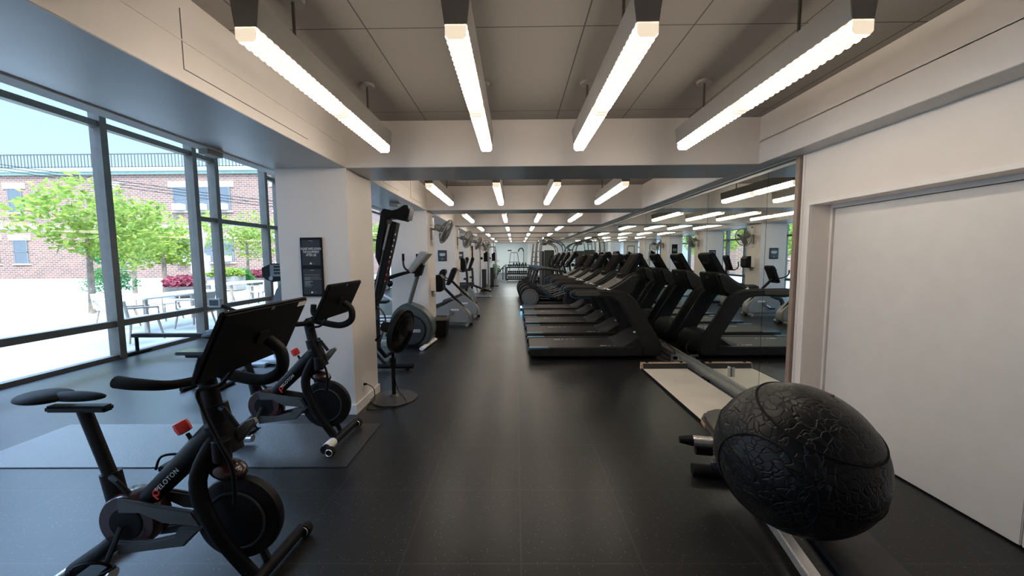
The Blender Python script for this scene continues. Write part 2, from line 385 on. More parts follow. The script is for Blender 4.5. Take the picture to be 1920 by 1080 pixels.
# right wall with recessed door
w = MB()
w.box(XM, 2.64, 3.345, 23.5, 0, ZS + .05)            # behind mirrors
w.box(XM, 2.64, 3.23, 3.39, 0, ZS)
w.box(XM, 2.64, -3, 3.23, 1.965, ZS)
w.box(XM, 2.64, -3, 0.6, 0, 1.965)
w.box(2.9, 3.0, -3, 3.4, 0, ZS)
struct(w.build('wall_right', WALL, smooth=False), 'painted wall right of the mirrors with a deep door recess', 'wall')
d = empty('door_1', (0, 0, 0), 'tall beige flush door in the recess right of the mirrors', 'door', kind='structure')
MB().box(2.655, 2.70, .62, 1.90, 0.01, 1.93, .004).build('panel', TRIM, d); MB().box(2.655, 2.70, 1.905, 3.205, 0.01, 1.93, .004).build('panel', TRIM, d)
MB().box(2.64, 2.9, 3.21, 3.235, 0, 1.965).box(2.64, 2.9, .6, 3.21, 1.935, 1.965).build('jamb', TRIM, d)
MB().box(2.464, 2.48, 3.232, 3.262, 0, 1.995).box(2.464, 2.48, .6, 3.232, 1.965, 1.995).box(2.474, 2.48, 3.32, 3.345, 0, ZS).build('casing', TRIM, d)
struct(MB().box(4.0, 6, 23.0, 23.1, 0, 3.3).box(2.48, 4.0, 23.4, 23.5, 0, 3.3).box(5.9, 6.0, 23, YE, 0, 3.3).build('wall_right_far', WALL, smooth=False), 'beige wall beyond the end of the mirrors', 'wall')
# mirrors: panels with dark joints
struct(MB().box(XM - .004, XM - .001, 3.39, 22.9, .11, 2.385).build('wall_mirror_backing', MIRB, smooth=False), 'dark backing behind the mirror joints', 'wall')
ys = [3.40, 3.78] + [3.78 + 1.15 * k for k in range(1, 17)] + [22.9]
for k in range(len(ys) - 1):
    y0, y1 = ys[k] + .003, ys[k + 1] - .003
    if y1 < y0: continue
    nm = 'narrow mirror panel next to the beige door wall' if k == 0 else 'tall frameless mirror panel, %s along the right wall' % (['first full-width one', 'second full-width one', 'third full-width one', 'fourth full-width one', 'fifth full-width one', 'sixth full-width one', 'seventh full-width one', 'eighth full-width one', 'ninth full-width one', 'tenth full-width one', 'eleventh full-width one', 'twelfth full-width one', 'thirteenth full-width one', 'fourteenth full-width one', 'fifteenth full-width one', 'sixteenth full-width one', 'last one'][k - 1])
    tag(MB().box(XM - .012, XM - .004, y0, y1, .125, 2.35).build('wall_mirror', MIRR, smooth=False), nm, 'mirror', 'mirror panels on the right wall')
struct(MB().box(XM - .02, XM, 3.375, 23, 2.35, 2.375).box(XM - .035, XM, 3.375, 23, 2.388, 2.403).build('trim_20', ALU, smooth=False), 'aluminium head channel above the mirrors', 'trim')
struct(MB().box(XM - .03, XM + .0, 3.352, 3.395, 0, 2.40).build('trim_21', mat('brown_trim', (.30, .22, .18), .5), smooth=False), 'thin brown edge strip where the mirrors end', 'trim')
struct(MB().box(2.40, XM, 3.395, 23, 0, .085, .004).box(2.455, XM, 3.395, 23, .085, .125).box(2.425, 2.432, 3.395, 23, .085, .095).build('baseboard_right', ALU), 'brushed metal raceway along the foot of the mirrors', 'baseboard')

# window wall on the left
def window(idx, y0, y1, mid, top, label):
    wdw = empty('window_%d' % idx, (XG, (y0 + y1) / 2, 0), label, 'window', kind='structure')
    a, c = (y0 - y1) / 2, (y1 - y0) / 2
    f = MB()
    f.box(-.085, .085, a - .05, a + .05, 0, 4.38)
    zz = [(.50, .60)]
    if mid: zz.append((2.31, 2.40))
    if top: zz.append((3.54, 3.63))
    zz += [(0, .06), (4.3, 4.4)]
    for z0, z1 in zz: f.box(-.06, .06, a + .04, c - .04, z0, z1)
    f.build('frame', BRZ, wdw, smooth=False)
    MB().box(-.004, .004, a + .04, c - .04, .06, 4.3).build('pane', GLASS, wdw, smooth=False)
yw = [-3.0]; pat = []
edges = [-2.9, -1.2, .4, 1.0, 2.6, 4.2, 5.85, 7.48, 8.02, 9.6, 10.14, 11.7, 12.24, 13.8, 14.35, 15.95, 16.5, 18.1, 18.65, 20.2, 20.8, 22.4, 23.0, 24.6, 26.2, 27.8, 29.4, 31.0, 32.6, 34.2, 35.8, 37.4]
for i in range(len(edges) - 1):
    y0, y1 = edges[i], edges[i + 1]
    wide = y1 - y0 > 1
    mid = y1 > 7.5; top = not (7.9 < y0 < 9)
    window(i + 1, y0, y1, mid, top, '%s bronze framed pane of the window wall, %d from the near end' % ('wide' if wide else 'narrow', i + 1))

# ------------------------------------------------------------------ ceiling lights
def make_light(label):
    L_ = 1.66
    r = empty('ceiling_light', (0, 0, 0), label, 'ceiling light', 'linear ceiling lights in rows between the beams')
    MB().prism([(-.046, 2.488), (.046, 2.488), (.060, 2.60), (-.060, 2.60)], 'y', -L_ / 2, L_ / 2, .002).build('housing', HOUS, r)
    body = MB(); bm = body.bm
    n = 38; pitch = L_ / n
    prof = [(-.044, 2.486), (-.044, 2.445), (-.030, 2.430), (.030, 2.430), (.044, 2.445), (.044, 2.486)]
    for i in range(n):
        y0 = -L_ / 2 + i * pitch; wd = .42
        split = i in (18, 19)
        for (s0, s1, sc, mi) in ((0, wd, 1, 0), (wd, 1, .32, 1)):
            A = []; B = []
            for (x, z) in prof:
                zz = z if z > 2.48 else 2.486 + (z - 2.486) * sc
                A.append(bm.verts.new((x * (1 if z > 2.48 else sc), y0 + s0 * pitch, zz))); B.append(bm.verts.new((x * (1 if z > 2.48 else sc), y0 + s1 * pitch, zz)))
            fs = [bm.faces.new((A[j], A[j + 1], B[j + 1], B[j])) for j in range(5)] + [bm.faces.new(A[::-1]), bm.faces.new(B)]
            for f in fs: f.material_index = 1 if (mi == 1 or split) else 0
            for f in fs[-2:]: f.material_index = 1
    body.build('diffuser', DIFF, r, smooth=False, m2=DIFG)
    for y in (-.47, .47):
        MB().tube([(0, y, 2.59), (0, y, ZC)], .008, 8).build('hanger_rod', BRZ, r)
        MB().lathe([(.05, ZC - .018), (.055, ZC - .004), (.055, ZC)], (0, y, 0), n=20).build('ceiling_cup', HOUS, r)
    return r
LX = [-1.09, -.235, .54, 1.40]
POS = ['leftmost of four', 'second from left', 'third from left', 'rightmost of four']
proto = None
for k, y in enumerate(YK[1:]):
    for j, x in enumerate(LX):
        lab = 'ridged linear ceiling light, %s in the %s row from the camera' % (POS[j], ORD[k])
        if proto is None: proto = make_light(lab); o = proto
        else: o = copy_tree(proto, label=lab)
        o.location = (x, y - .385 - .83, 0)

for i, (x, y) in enumerate(((-3.5, 26), (-.2, 26), (3.2, 26), (-3.5, 30), (-.2, 30), (3.2, 30), (-3.5, 35), (-.4, 35.5))):
    r = empty('ceiling_panel_light', (x, y, 3.3), 'flat glowing ceiling panel of the far hall, %s' % ['left in its front row', 'middle of its front row', 'right in its front row', 'left in its second row', 'middle of its second row', 'right in its second row', 'left by the far wall', 'right by the far wall'][i], 'ceiling light', 'ceiling panels of the far hall')
    MB().box(-.62, .62, -.32, .32, -.05, 0, .005).build('frame', WPL, r); MB().box(-.58, .58, -.28, .28, -.055, -.045).build('diffuser', mat('panel_diffuser', (.9, .9, .9), .5, emit=(.92, 1, .98), es=28), r)

# ------------------------------------------------------------------ treadmills
def make_treadmill(label):
    # local x: 0 = rear of the deck at the aisle, y: 0 = near side
    r = empty('treadmill', (0, 0, 0), label, 'treadmill', 'black treadmills facing the mirrors')
    Wd = .86
    f = MB()
    f.prism([(0.02, .07), (.10, .03), (1.95, .03), (2.0, .10), (1.98, .17), (.03, .17)], 'y', .05, Wd - .05, .01)
    f.build('base_frame', BLKM, r)
    for s in (0, 1):
        y0, y1 = (0, .10) if s == 0 else (Wd - .10, Wd)
        MB().prism([(0, .10), (.03, .055), (1.55, .055), (1.75, .06), (1.75, .20), (1.55, .185), (.04, .185), (0, .15)], 'y', y0, y1, .012).build('side_rail', CHAR, r)
        b = MB(); b.prism([(-.004, .135), (.02, .188), (.30, .188), (.33, .172), (.05, .160)], 'y', y0 + .002 - (.003 if s == 0 else 0), y1 + (.003 if s else -.002), .002)
        b.build('rear_trim', BLUE, r)
        # slanted upright turning into the handrail, all one moulding
        up = [(1.69, .05), (1.95, .05), (1.99, .07), (2.015, .12), (2.01, .20), (1.97, .30), (1.64, .86), (1.58, .94), (1.51, .995), (1.43, 1.03), (1.34, 1.047), (1.10, 1.055), (.74, 1.060), (.69, 1.05), (.655, 1.025), (.64, .99), (.65, .965), (.68, .948), (.80, .938), (1.10, .945), (1.22, .938), (1.29, .915), (1.35, .87), (1.40, .80), (1.69, .30)]
        yy0, yy1 = (.0, .085) if s == 0 else (Wd - .085, Wd)
        MB().prism([(x, z) for x, z in up], 'y', yy0, yy1, .022, 3).build('upright', CHAR, r)
        arc = MB(); arc.tube([(.95, (yy0 + yy1) / 2, .938), (.78, (yy0 + yy1) / 2, .932), (.67, (yy0 + yy1) / 2, .945), (.635, (yy0 + yy1) / 2, .99), (.655, (yy0 + yy1) / 2, 1.035)], .009, 8, 5)
        arc.build('handrail_trim', BLUE, r)
        MB().prism([(.72, 1.035), (.69, .99), (.74, .962), (1.05, .97), (1.08, 1.0), (1.05, 1.035)], 'y', (-.004 if s == 0 else yy1 - .01), (.01 if s == 0 else yy1 + .004), .003).build('grip_pad', mat('grip_taupe', (.085, .08, .072), .5), r)
    # belt
    MB().box(.03, 1.58, .10, Wd - .10, .165, .178, .004).build('running_belt', mat('belt_rubber', (.036, .033, .031), .42, spec=.3, var=.2, scale=14, bump=.15, bscale=400), r)
    mk = MB()
    for (bx, by) in ((1.12, .15), (.45, .60)):
        for q, wq in enumerate((.02, .02, .02, .02, .0, .02, .0, .0, .018, .0, .0, .0, .02)):
            if wq: mk.box(bx + q * .026, bx + q * .026 + wq, by, by + .03, .178, .1792)
    mk.build('belt_marks', INK, r, smooth=False)
    # motor hood
    h = MB(); bm = h.bm
    sec = [(1.34, .03, .190, .10), (1.50, .05, .25, .10), (1.64, .02, .345, .08), (1.78, .02, .38, .08), (1.92, .02, .36, .08), (1.99, .03, .28, .08), (2.02, .04, .10, .08)]
    rings = []
    for (x, e, z, zb) in sec:
        yl, yr = .085, Wd - .085
        rings.append([bm.verts.new((x, yl, zb)), bm.verts.new((x, yl, max(zb + .01, z - .05))), bm.verts.new((x, yl + .10, z)), bm.verts.new((x, yr - .10, z)), bm.verts.new((x, yr, max(zb + .01, z - .05))), bm.verts.new((x, yr, zb))])
    for a, b in zip(rings, rings[1:]):
        for q in range(6): bm.faces.new((a[q], a[(q + 1) % 6], b[(q + 1) % 6], b[q]))
    bm.faces.new(rings[0][::-1]); bm.faces.new(rings[-1]); h.build('motor_hood', CHAR, r)
    MB().prism([(1.66, .36), (1.70, .372), (1.705, .385), (1.665, .372)], 'y', .22, .30, .002).build('badge', PAPER, r)
    MB().prism([(.98, .055), (1.30, .02), (1.96, .0), (1.96, .06), (.98, .06)], 'y', .12, Wd - .12, .004).build('lift_foot', BLKM, r)
    # console housing between the uprights
    MB().prism([(1.15, 1.035), (1.20, .975), (1.36, .94), (1.53, .93), (1.62, 1.0), (1.705, 1.24), (1.70, 1.285), (1.64, 1.30), (1.56, 1.28), (1.42, 1.175), (1.28, 1.09)], 'y', .13, Wd - .13, .035, 3).build('console_housing', CHAR, r)
    MB().prism([(1.44, 1.165), (1.49, 1.145), (1.56, 1.17), (1.78, 1.53), (1.775, 1.575), (1.73, 1.60), (1.70, 1.595)], 'y', .23, Wd - .23, .018, 3).build('console', BLK, r)
    MB().prism([(1.452, 1.195), (1.458, 1.192), (1.690, 1.572), (1.684, 1.576)], 'y', .26, Wd - .26, .001).build('display', mat('display_glass', (.022, .020, .019), .7, var=.25, scale=6, spec=0), r)
    MB().box(1.455, 1.49, .30, Wd - .30, 1.265, 1.277, .003, RY(-.5)).build('reading_ledge', BLK, r)
    MB().box(1.733, 1.745, .35, .51, 1.42, 1.46, .003, RY(.55)).build('maker_badge', LGREY, r)
    MB().box(1.700, 1.714, .38, .48, 1.20, 1.22, .002, RY(.3)).build('rear_badge', LGREY, r)
    for s in (-1, 1):
        yc = Wd / 2 + s * .20
        MB().tube([(1.40, yc + s * .09, .985), (1.27, yc + s * .09, 1.03), (1.20, yc + s * .03, 1.05), (1.22, yc - s * .05, 1.05), (1.34, yc - s * .07, 1.02)], .017, 10, 5).build('pulse_grip', SILV, r)
    MB().prism([(1.05, 1.0), (1.30, .955), (1.46, 1.0), (1.46, 1.04), (1.30, 1.03)], 'y', .26, Wd - .26, .01).build('cup_tray', CHAR, r)
    MB().tube([(1.98, .2, .12), (2.07, .24, .16), (2.10, .32, .06), (2.16, .42, .02), (2.10, .55, .018)], .006, 6, 5).build('power_cord', BLK, r)
    return r
TLAB = ['nearest black treadmill, standing next to the plywood board', 'second black treadmill from the camera', 'middle black treadmill of the five', 'fourth black treadmill from the camera', 'farthest black treadmill, next to the ellipticals']
tm = make_treadmill(TLAB[0]); tm.location = (.185, 5.60, 0)
for k in range(1, 5): copy_tree(tm, loc=(.185, 5.60 + 1.115 * k, 0), label=TLAB[k])

# ------------------------------------------------------------------ right row: ellipticals with grey discs
def make_elliptical(label):
    r = empty('elliptical_trainer', (0, 0, 0), label, 'elliptical', 'elliptical trainers beyond the treadmills')
    for y in (.04, .56):
        MB().lathe([(.02, -.035), (.255, -.03), (.27, -.015), (.27, .015), (.255, .03), (.02, .035)], (.27, y, .32), 'y', 36).build('wheel_cover', MGREY, r)
        MB().ring((.27, y, .32), .285, .022, RX(PI / 2), 40, 8).build('wheel_guard', BLK, r)
        MB().lathe([(.01, -.04), (.19, -.038), (.19, .038), (.01, .04)], (.27, y, .32), 'y', 32).build('cover_inset', mat('disc_inset', (.19, .19, .19), .45), r)
        MB().tube([(.30, y, .56), (.62, y, .42), (1.15, y, .20)], .03, 8).build('ramp_rail', BLK, r)
        MB().tube([(.36, y - .02, .60), (.42, y - .02, .85), (.52, y - .02, 1.14)], .018, 8).build('support_pole', CHAR, r)
        MB().tube([(.46, y - .02, 1.10), (.52, y - .02, 1.17), (.75, y - .02, 1.18), (1.35, y - .02, 1.10)], .028, 8, 4).build('handrail', CHAR, r)
        MB().tube([(.45, y - .022, 1.09), (.50, y - .022, 1.20), (.70, y - .022, 1.212)], .012, 6, 4).build('handrail_trim', BLUE, r)
        MB().box(.55, 1.0, y - .06, y + .10, .33, .37, .01, RY(.12)).build('foot_pedal', BLK, r)
        MB().box(.55, 1.02, y - .065, y - .058, .335, .36, .001, RY(.12)).build('pedal_trim', BLUE, r)
        MB().tube([(1.45, y, .45), (1.42, y, .90), (1.28, y + (.03 if y < .3 else -.03), 1.25), (1.33, y, 1.50), (1.40, y, 1.62)], .018, 8, 5).build('swing_arm', BLKM, r)
        MB().tube([(1.00, y, .33), (1.45, y, .48)], .022, 8).build('link_bar', STEEL, r)
    MB().box(.20, 1.9, .22, .38, .03, .12, .02).build('base_frame', BLKM, r)
    MB().box(.16, .24, -.02, .62, 0, .05, .01).box(1.80, 1.88, -.02, .62, 0, .05, .01).build('floor_feet', BLK, r)
    MB().prism([(1.30, .08), (1.92, .08), (1.90, .55), (1.60, .75), (1.38, .55)], 'y', .14, .46, .04, 3).build('front_shell', DGREY, r)
    MB().tube([(1.68, .30, .70), (1.52, .30, 1.15), (1.50, .30, 1.35)], .035, 10).build('mast', DGREY, r)
    MB().prism([(1.36, 1.26), (1.42, 1.22), (1.70, 1.60), (1.68, 1.70), (1.62, 1.71)], 'y', .06, .54, .02, 3).build('console', BLK, r)
    MB().prism([(1.385, 1.31), (1.39, 1.306), (1.612, 1.665), (1.606, 1.67)], 'y', .11, .49, .001).build('display', MATS['display_glass'], r)
    return r
ELB = ['nearest elliptical trainer with grey disc wheel beside the last treadmill', 'second elliptical trainer beyond the treadmills', 'third elliptical trainer beyond the treadmills', 'farthest elliptical trainer near the cable towers']
el = make_elliptical(ELB[0]); el.location = (.18, 11.45, 0)
for k in range(1, 4): copy_tree(el, loc=(.18 - .03 * k, 11.45 + 1.15 * k, 0), label=ELB[k])
one(lambda b: b.ell((.165, 10.95, .10), (.03, .03, .03)), 'indicator_lamp', LED, 'small glowing blue lamp at the foot of the nearest elliptical', 'lamp')
MB().lathe([(.03, 0), (.03, .02), (.012, .03), (.012, .08)], (.165, 10.95, 0)).build('stand', BLK, bpy.data.objects['indicator_lamp'])

# ------------------------------------------------------------------ spin bikes
def P(x, y, z): return (x + 2.0, y - 3.0, z)
def make_bike(label):
    r = empty('spin_bike', (0, 0, 0), label, 'exercise bike', 'black spin bikes by the nearest pillar')
    # frame
    MB().tube([P(-2.03, 3, .40), P(-1.82, 3, .60), P(-1.62, 3, .79)], [.044, .052, .064], 12).build('main_tube', BLKM, r)
    MB().tube([P(-1.64, 3, .80), P(-1.60, 3, .66)], .062, 14).build('head_tube', BLKM, r)
    for s in (-1, 1):
        MB().tube([P(-1.62, 3 + s * .03, .74), P(-1.69, 3 + s * .075, .56), P(-1.62, 3 + s * .085, .34), P(-1.49, 3 + s * .05, .09)], [.045, .034, .03, .03], 12, 6, .6).build('fork_leg', BLKM, r)
        bar = MB()
        y0, y1 = 3 + s * .055 - .012, 3 + s * .055 + .012
        def pp(l): return [(x + 2.0, z) for x, z in l]
        bar.prism(pp([(-2.08, .468), (-1.74, .410), (-1.69, .33), (-1.80, .345), (-1.88, .352), (-1.98, .40), (-2.08, .40)]), 'y', y0 - 3, y1 - 3, .008)
        bar.prism(pp([(-2.10, .20), (-1.79, .24), (-1.70, .33), (-1.80, .335), (-1.83, .295), (-1.97, .262), (-2.10, .262)]), 'y', y0 - 3, y1 - 3, .008)
        bar.build('belt_guard', mat('belt_guard_grey', (.08, .085, .088), .4), r)
    g = MB().lathe([(.02, -.05), (.125, -.05), (.135, -.035), (.135, .035), (.125, .05), (.02, .05)], P(-2.06, 3, .345), 'y', 36).build('crank_cover', BRONZ, r)
    MB().lathe([(.005, -.054), (.075, -.054), (.08, -.05), (.08, .0)], P(-2.06, 3, .345), 'y', 28).build('crank_plate', BLK, g)
    fw = MB().lathe([(.03, -.03), (.17, -.03), (.195, -.02), (.20, 0), (.195, .02), (.17, .03), (.03, .03)], P(-1.565, 3, .345), 'y', 48).build('flywheel', BLKM, r)
    MB().ring(P(-1.565, 2.965, .345), .135, .006, RX(PI / 2), 40, 6).build('flywheel_rim', DGREY, fw)
    # struts, feet
    MB().tube([P(-2.08, 3, .30), P(-2.22, 3, .18), P(-2.38, 3, .07)], [.045, .04, .04], 12).build('rear_strut', BLKM, r)
    MB().tube([P(-2.42, 2.72, .05), P(-2.42, 3.28, .05)], .032, 12).build('rear_stabilizer', SILV, r)
    MB().tube([P(-2.42, 2.69, .05), P(-2.42, 2.75, .05)], .040, 12).tube([P(-2.42, 3.25, .05), P(-2.42, 3.31, .05)], .040, 12).build('rear_caps', RUB, r)
    MB().tube([P(-2.42, 3, .05), P(-2.20, 3, .05)], .03, 12).build('rear_brace', SILV, r)
    fs = MB().tube([P(-1.50, 2.80, .05), P(-1.47, 3.30, .05)], .034, 12).build('front_stabilizer', BLKM, r)
    MB().tube([P(-1.499, 2.83, .052), P(-1.493, 2.93, .052)], .037, 12).build('warning_label', PAPER, fs)
    for y in (2.79, 3.31):
        MB().lathe([(.01, -.02), (.036, -.02), (.04, 0), (.036, .02), (.01, .02)], P(-1.45, y, .042), 'y', 20).ring(P(-1.45, y, .042), .030, .004, RX(PI / 2), 24, 6).build('transport_wheel', RUB, r)
        MB().ring(P(-1.45, y - .022, .042), .026, .004, RX(PI / 2), 24, 6).build('wheel_trim', CHRM, r)
    # seat
    MB().tube([P(-2.13, 3, .36), P(-2.165, 3, .56)], .045, 12, 0, .8).build('seat_tube', BLKM, r)
    MB().tube([P(-2.16, 3, .53), P(-2.26, 3, .86)], .030, 12, 0, .8).build('seat_post', BLKM, r)
    MB().tube([P(-2.12, 2.96, .56), P(-2.06, 2.93, .555), P(-2.01, 2.93, .50)], .011, 8).build('seat_lever', BLK, r)
    MB().box(-.42, -.14, -.025, .025, .855, .885, .008).build('seat_slider', BLKM, r)
    sd = MB(); sd.ell(P(-2.44, 3, .925), (.11, .085, .028)).ell(P(-2.30, 3, .925), (.15, .030, .024)); sd.build('saddle', BLK, r)
    # handlebar post, bar
    MB().tube([P(-1.63, 3, .76), P(-1.655, 3, .885)], .058, 12, 0, .8).build('post_sleeve', BLKM, r)
    MB().tube([P(-1.65, 3, .84), P(-1.685, 3, 1.03)], .040, 12, 0, .8).build('handlebar_post', BLKM, r)
    MB().tube([P(-1.60, 2.97, .88), P(-1.56, 2.94, .885), P(-1.50, 2.93, .81)], .012, 8).build('post_lever', BLK, r)
    MB().box(.30, .40, -.05, .05, 1.02, 1.06, .012).build('bar_clamp', BLKM, r)
    for s in (-1, 1):
        MB().tube([P(-1.66, 3, 1.045), P(-1.62, 3 + s * .10, 1.04), P(-1.66, 3 + s * .20, 1.045), P(-1.76, 3 + s * .235, 1.06), P(-1.84 if s < 0 else -1.76, 3 + s * .235, 1.07 if s < 0 else 1.14)], [.018, .018, .019, .024, .025], 12, 6).build('handlebar_grip', RUB, r)
    MB().tube([P(-1.66, 3, 1.05), P(-1.55, 3, 1.02), P(-1.42, 3, 1.0), P(-1.335, 3, 1.045), P(-1.33, 3, 1.13), P(-1.385, 3, 1.185)], .026, 12, 6).build('screen_arm', BLKM, r)
    # screen: tilted slab
    tilt = math.atan2(.125, .255)
    sc = MB().box(-.014, .014, -.285, .285, -.155, .155, .008).build('touchscreen', SCRN, r)
    sc.location = P(-1.43, 3, 1.21); sc.rotation_euler = (0, tilt, 0)
    MB().box(.014, .026, -.035, .035, -.03, .03, .004).build('mount_plate', BLKM, sc)
    MB().box(.012, .017, -.012, .012, .132, .148, .002).build('webcam_knob', MGREY, sc, smooth=False)
    MB().box(-.0155, -.014, -.265, .265, -.135, .135, 0).build('display', mat('dark_glass', (.01, .01, .012), .1), sc, smooth=False)
    # knob, bottle holder, tray, guard
    k = MB().lathe([(.016, -.03), (.028, -.026), (.031, 0), (.028, .024), (.012, .03)], P(-1.795, 2.985, .785), 'z', 8, RY(-.5)).build('resistance_knob', RED, r)
    MB().tube([P(-1.775, 2.985, .755), P(-1.755, 2.985, .72), P(-1.745, 2.985, .66)], [.008, .010, .024], 8).build('knob_stem', BLK, r)
    MB().lathe([(.03, -.05), (.036, -.045), (.038, .045), (.034, .05)], P(-1.575, 2.93, .705), 'z', 20).build('bottle_holder', BLK, r)
    MB().prism(pp([(-1.62, .70), (-1.58, .66), (-1.47, .795), (-1.48, .815), (-1.52, .80)]), 'y', .0, .03, .006).build('brake_bracket', mat('grey_bracket', (.16, .15, .14), .4), r)
    MB().ell(P(-1.60, 2.99, .58), (.085, .06, .045), RY(.25)).build('sweat_guard', BRONZ, r)
    # pedals
    for s in (-1, 1):
        a = (-.07, -.17) if s < 0 else (.07, .17)
        MB().tube([P(-2.06, 3 + s * .07, .345), P(-2.06 + a[0], 3 + s * .085, .345 + a[1])], .013, 8, 0, .7).build('crank_arm', CHAR, r)
        c = (-2.06 + a[0], 3 + s * .14, .345 + a[1])
        pd = MB().box(c[0] + 2 - .05, c[0] + 2 + .05, c[1] - 3 - .045, c[1] - 3 + .045, c[2] - .014, c[2] + .014, .006).build('pedal', BLK, r)
        MB().tube([P(c[0] - .06, c[1] - .04, c[2]), P(c[0] - .02, c[1] - .045, c[2] + .07), P(c[0] + .05, c[1] - .01, c[2] + .06), P(c[0] + .06, c[1] + .03, c[2])], .006, 6, 5).tube([P(c[0] + .0, c[1] - .045, c[2]), P(c[0] + .10, c[1], c[2] + .03), P(c[0], c[1] + .045, c[2])], .005, 6, 5).build('toe_cage', BLK, pd)
    # cable hanging from the bar
    MB().tube([P(-1.48, 2.93, 1.10), P(-1.52, 2.88, 1.02), P(-1.60, 2.86, 1.0), P(-1.585, 2.86, .92), P(-1.53, 2.86, .78), P(-1.49, 2.87, .66), P(-1.50, 2.89, .53), P(-1.53, 2.92, .46)], .009, 8, 6).build('cable', BLK, r)
    ang = math.atan2(.36, .38)
    t = text('PELOTON', 'lettering', INK, r, (0, 0, 0), .031, (0, 0, 0), ext=.0006, sp=1.1)
    t.matrix_local = Matrix.Translation((.151, -.054, .553)) @ Matrix.Rotation(-math.atan2(.19, .20), 4, 'Y') @ Matrix.Rotation(PI / 2, 4, 'X')
    lg = MB().ring((0, 0, 0), .013, .004, None, 24, 6).box(-.02, -.012, -.028, .004, -.002, .002).build('logo', RED, r)
    lg.matrix_local = Matrix.Translation((.095, -.052, .492)) @ Matrix.Rotation(-math.atan2(.19, .20), 4, 'Y') @ Matrix.Rotation(PI / 2, 4, 'X')
    return r
bike = make_bike('black spin bike with white logo lettering, right in front of the pillar')
bike.location = (-2.0, 3.03, .008)
nb = copy_tree(bike, loc=(-1.735, 1.68, 0), label='nearest black spin bike, in the lower left corner with the big screen')
for ch in nb.children:
    if ch.name.startswith('touchscreen'): MB().box(.0135, .0155, .205, .275, .118, .142, .0).build('rear_label', PAPER, ch, smooth=False)
tag(MB().box(-4.2, -1.262, 2.68, 3.42, 0, .008, .003).build('exercise_mat', mat('mat_vinyl', (.014, .014, .015), .3, spec=1, var=.15, scale=40, bump=.3, bscale=160)), 'thin black vinyl mat under the spin bike by the pillar', 'mat')

# ------------------------------------------------------------------ pedestal fan
def fan_head(r, name_prefix, R, dark, c, rot, m, mring, wr=.0018, n=44):
    cage = MB(); 
    def V(v): return Vector(c) + rot @ Vector(v)
    for i in range(n):
        a = 2 * PI * i / n; a2 = a + .25
        cs, sn = math.cos(a), math.sin(a); c2, s2 = math.cos(a2), math.sin(a2)
        cage.tube([V((.055, .05 * c2, .05 * s2)), V((.055, R * .6 * cs, R * .6 * sn)), V((.03, R * .93 * cs, R * .93 * sn)), V((0, R * cs, R * sn))], wr, 4)
        cage.tube([V((-.09, .08 * cs, .08 * sn)), V((-.085, R * .6 * cs, R * .6 * sn)), V((-.03, R * .97 * cs, R * .97 * sn)), V((0, R * cs, R * sn))], wr, 4)
    Rx = rot @ RY(PI / 2)
    for (rr, x) in ((.33, .055), (.62, .055), (.85, .04)): cage.ring(V((x, 0, 0)), R * rr, .002, Rx, 36, 5)
    cage.build('wire_cage', m, r)
    MB().lathe([(R - .004, -.028), (R + .006, -.028), (R + .010, .0), (R + .006, .028), (R - .004, .028), (R - .010, .0), (R - .004, -.028)], c, 'x', 56, rot).build('cage_rim', mring, r) if wr > .002 else MB().ring(c, R, .011, Rx, 48, 8).build('cage_rim', mring, r)
    MB().lathe([(.005, .062), (.05, .06), (.05, .05), (.005, .048)], c, 'x', 24, rot).build('hub_badge', mring, r)
    MB().lathe([(.02, -.24), (.055, -.22), (.065, -.12), (.045, -.09), (.03, -.02), (.03, .02), (.01, .03)], c, 'x', 20, rot).build('motor', dark, r)
    for i in range(3):
        a0 = 2 * PI * i / 3 + .4
        bl = MB(); bm = bl.bm; rows = []
        for q in range(6):
            rr = .03 + (R * .86 - .03) * q / 5; wd = .25 + .35 * math.sin(PI * min(1, (q + .6) / 5)) 
            row = []
            for w_ in (-1, 0, 1):
                a = a0 + w_ * wd * (.9 if q else 1.2); row.append(bm.verts.new(V((w_ * .03 - .01, rr * math.cos(a), rr * math.sin(a)))))
            rows.append(row)
        top = rows
        for p_, q_ in zip(rows, rows[1:]):
            for j in range(2): bm.faces.new((p_[j], p_[j + 1], q_[j + 1], q_[j]))
        bmesh.ops.solidify(bm, geom=list(bm.faces), thickness=.003)
        bl.build('blade', dark, r)
fr = empty('pedestal_fan', (-1.35, 4.07, 0), 'black pedestal fan on a round base beside the nearest pillar', 'fan')
MB().lathe([(.245, 0), (.25, .008), (.245, .016), (.05, .03), (.03, .05), (.02, .05)], (0, 0, 0), n=48).build('base_plate', mat('fan_base_paint', (.055, .048, .045), .35, var=.1), fr)
MB().tube([(0, 0, .03), (0, 0, .40)], .022, 14).build('pole', BLKM, fr)
MB().tube([(0, 0, .36), (0, 0, .46)], .034, 14).tube([(0, 0, .44), (-.0, 0, .66)], .016, 12).build('height_collar', BLK, fr)
frot = RZ(math.radians(-12)) @ RY(math.radians(12))
fan_head(fr, '', .235, BLK, (.10, 0, .755), frot, BLKM, BLK, wr=.0026, n=72)
MB().tube([(0, 0, .63), (-.02, 0, .70), (-.06, .0, .72)], .026, 10).build('tilt_joint', BLK, fr)
MB().tube([(-.12, -.02, .72), (-.17, -.04, .655)], .012, 8).build('tilt_knob', BLK, fr)
tag(MB().tube([(-1.587, 3.86, .235), (-1.54, 3.84, .235), (-1.49, 3.86, .18), (-1.50, 3.88, .06), (-1.54, 3.84, .012), (-1.52, 3.74, .010), (-1.38, 3.74, .010), (-1.22, 3.84, .010), (-1.17, 3.90, .012), (-1.21, 3.99, .03), (-1.30, 4.06, .09), (-1.34, 4.045, .3), (-1.345, 4.04, .45)], .0045, 8, 6).build('fan_cord', BLK), 'thin black cord running from the pillar outlet around the fan base', 'cord')
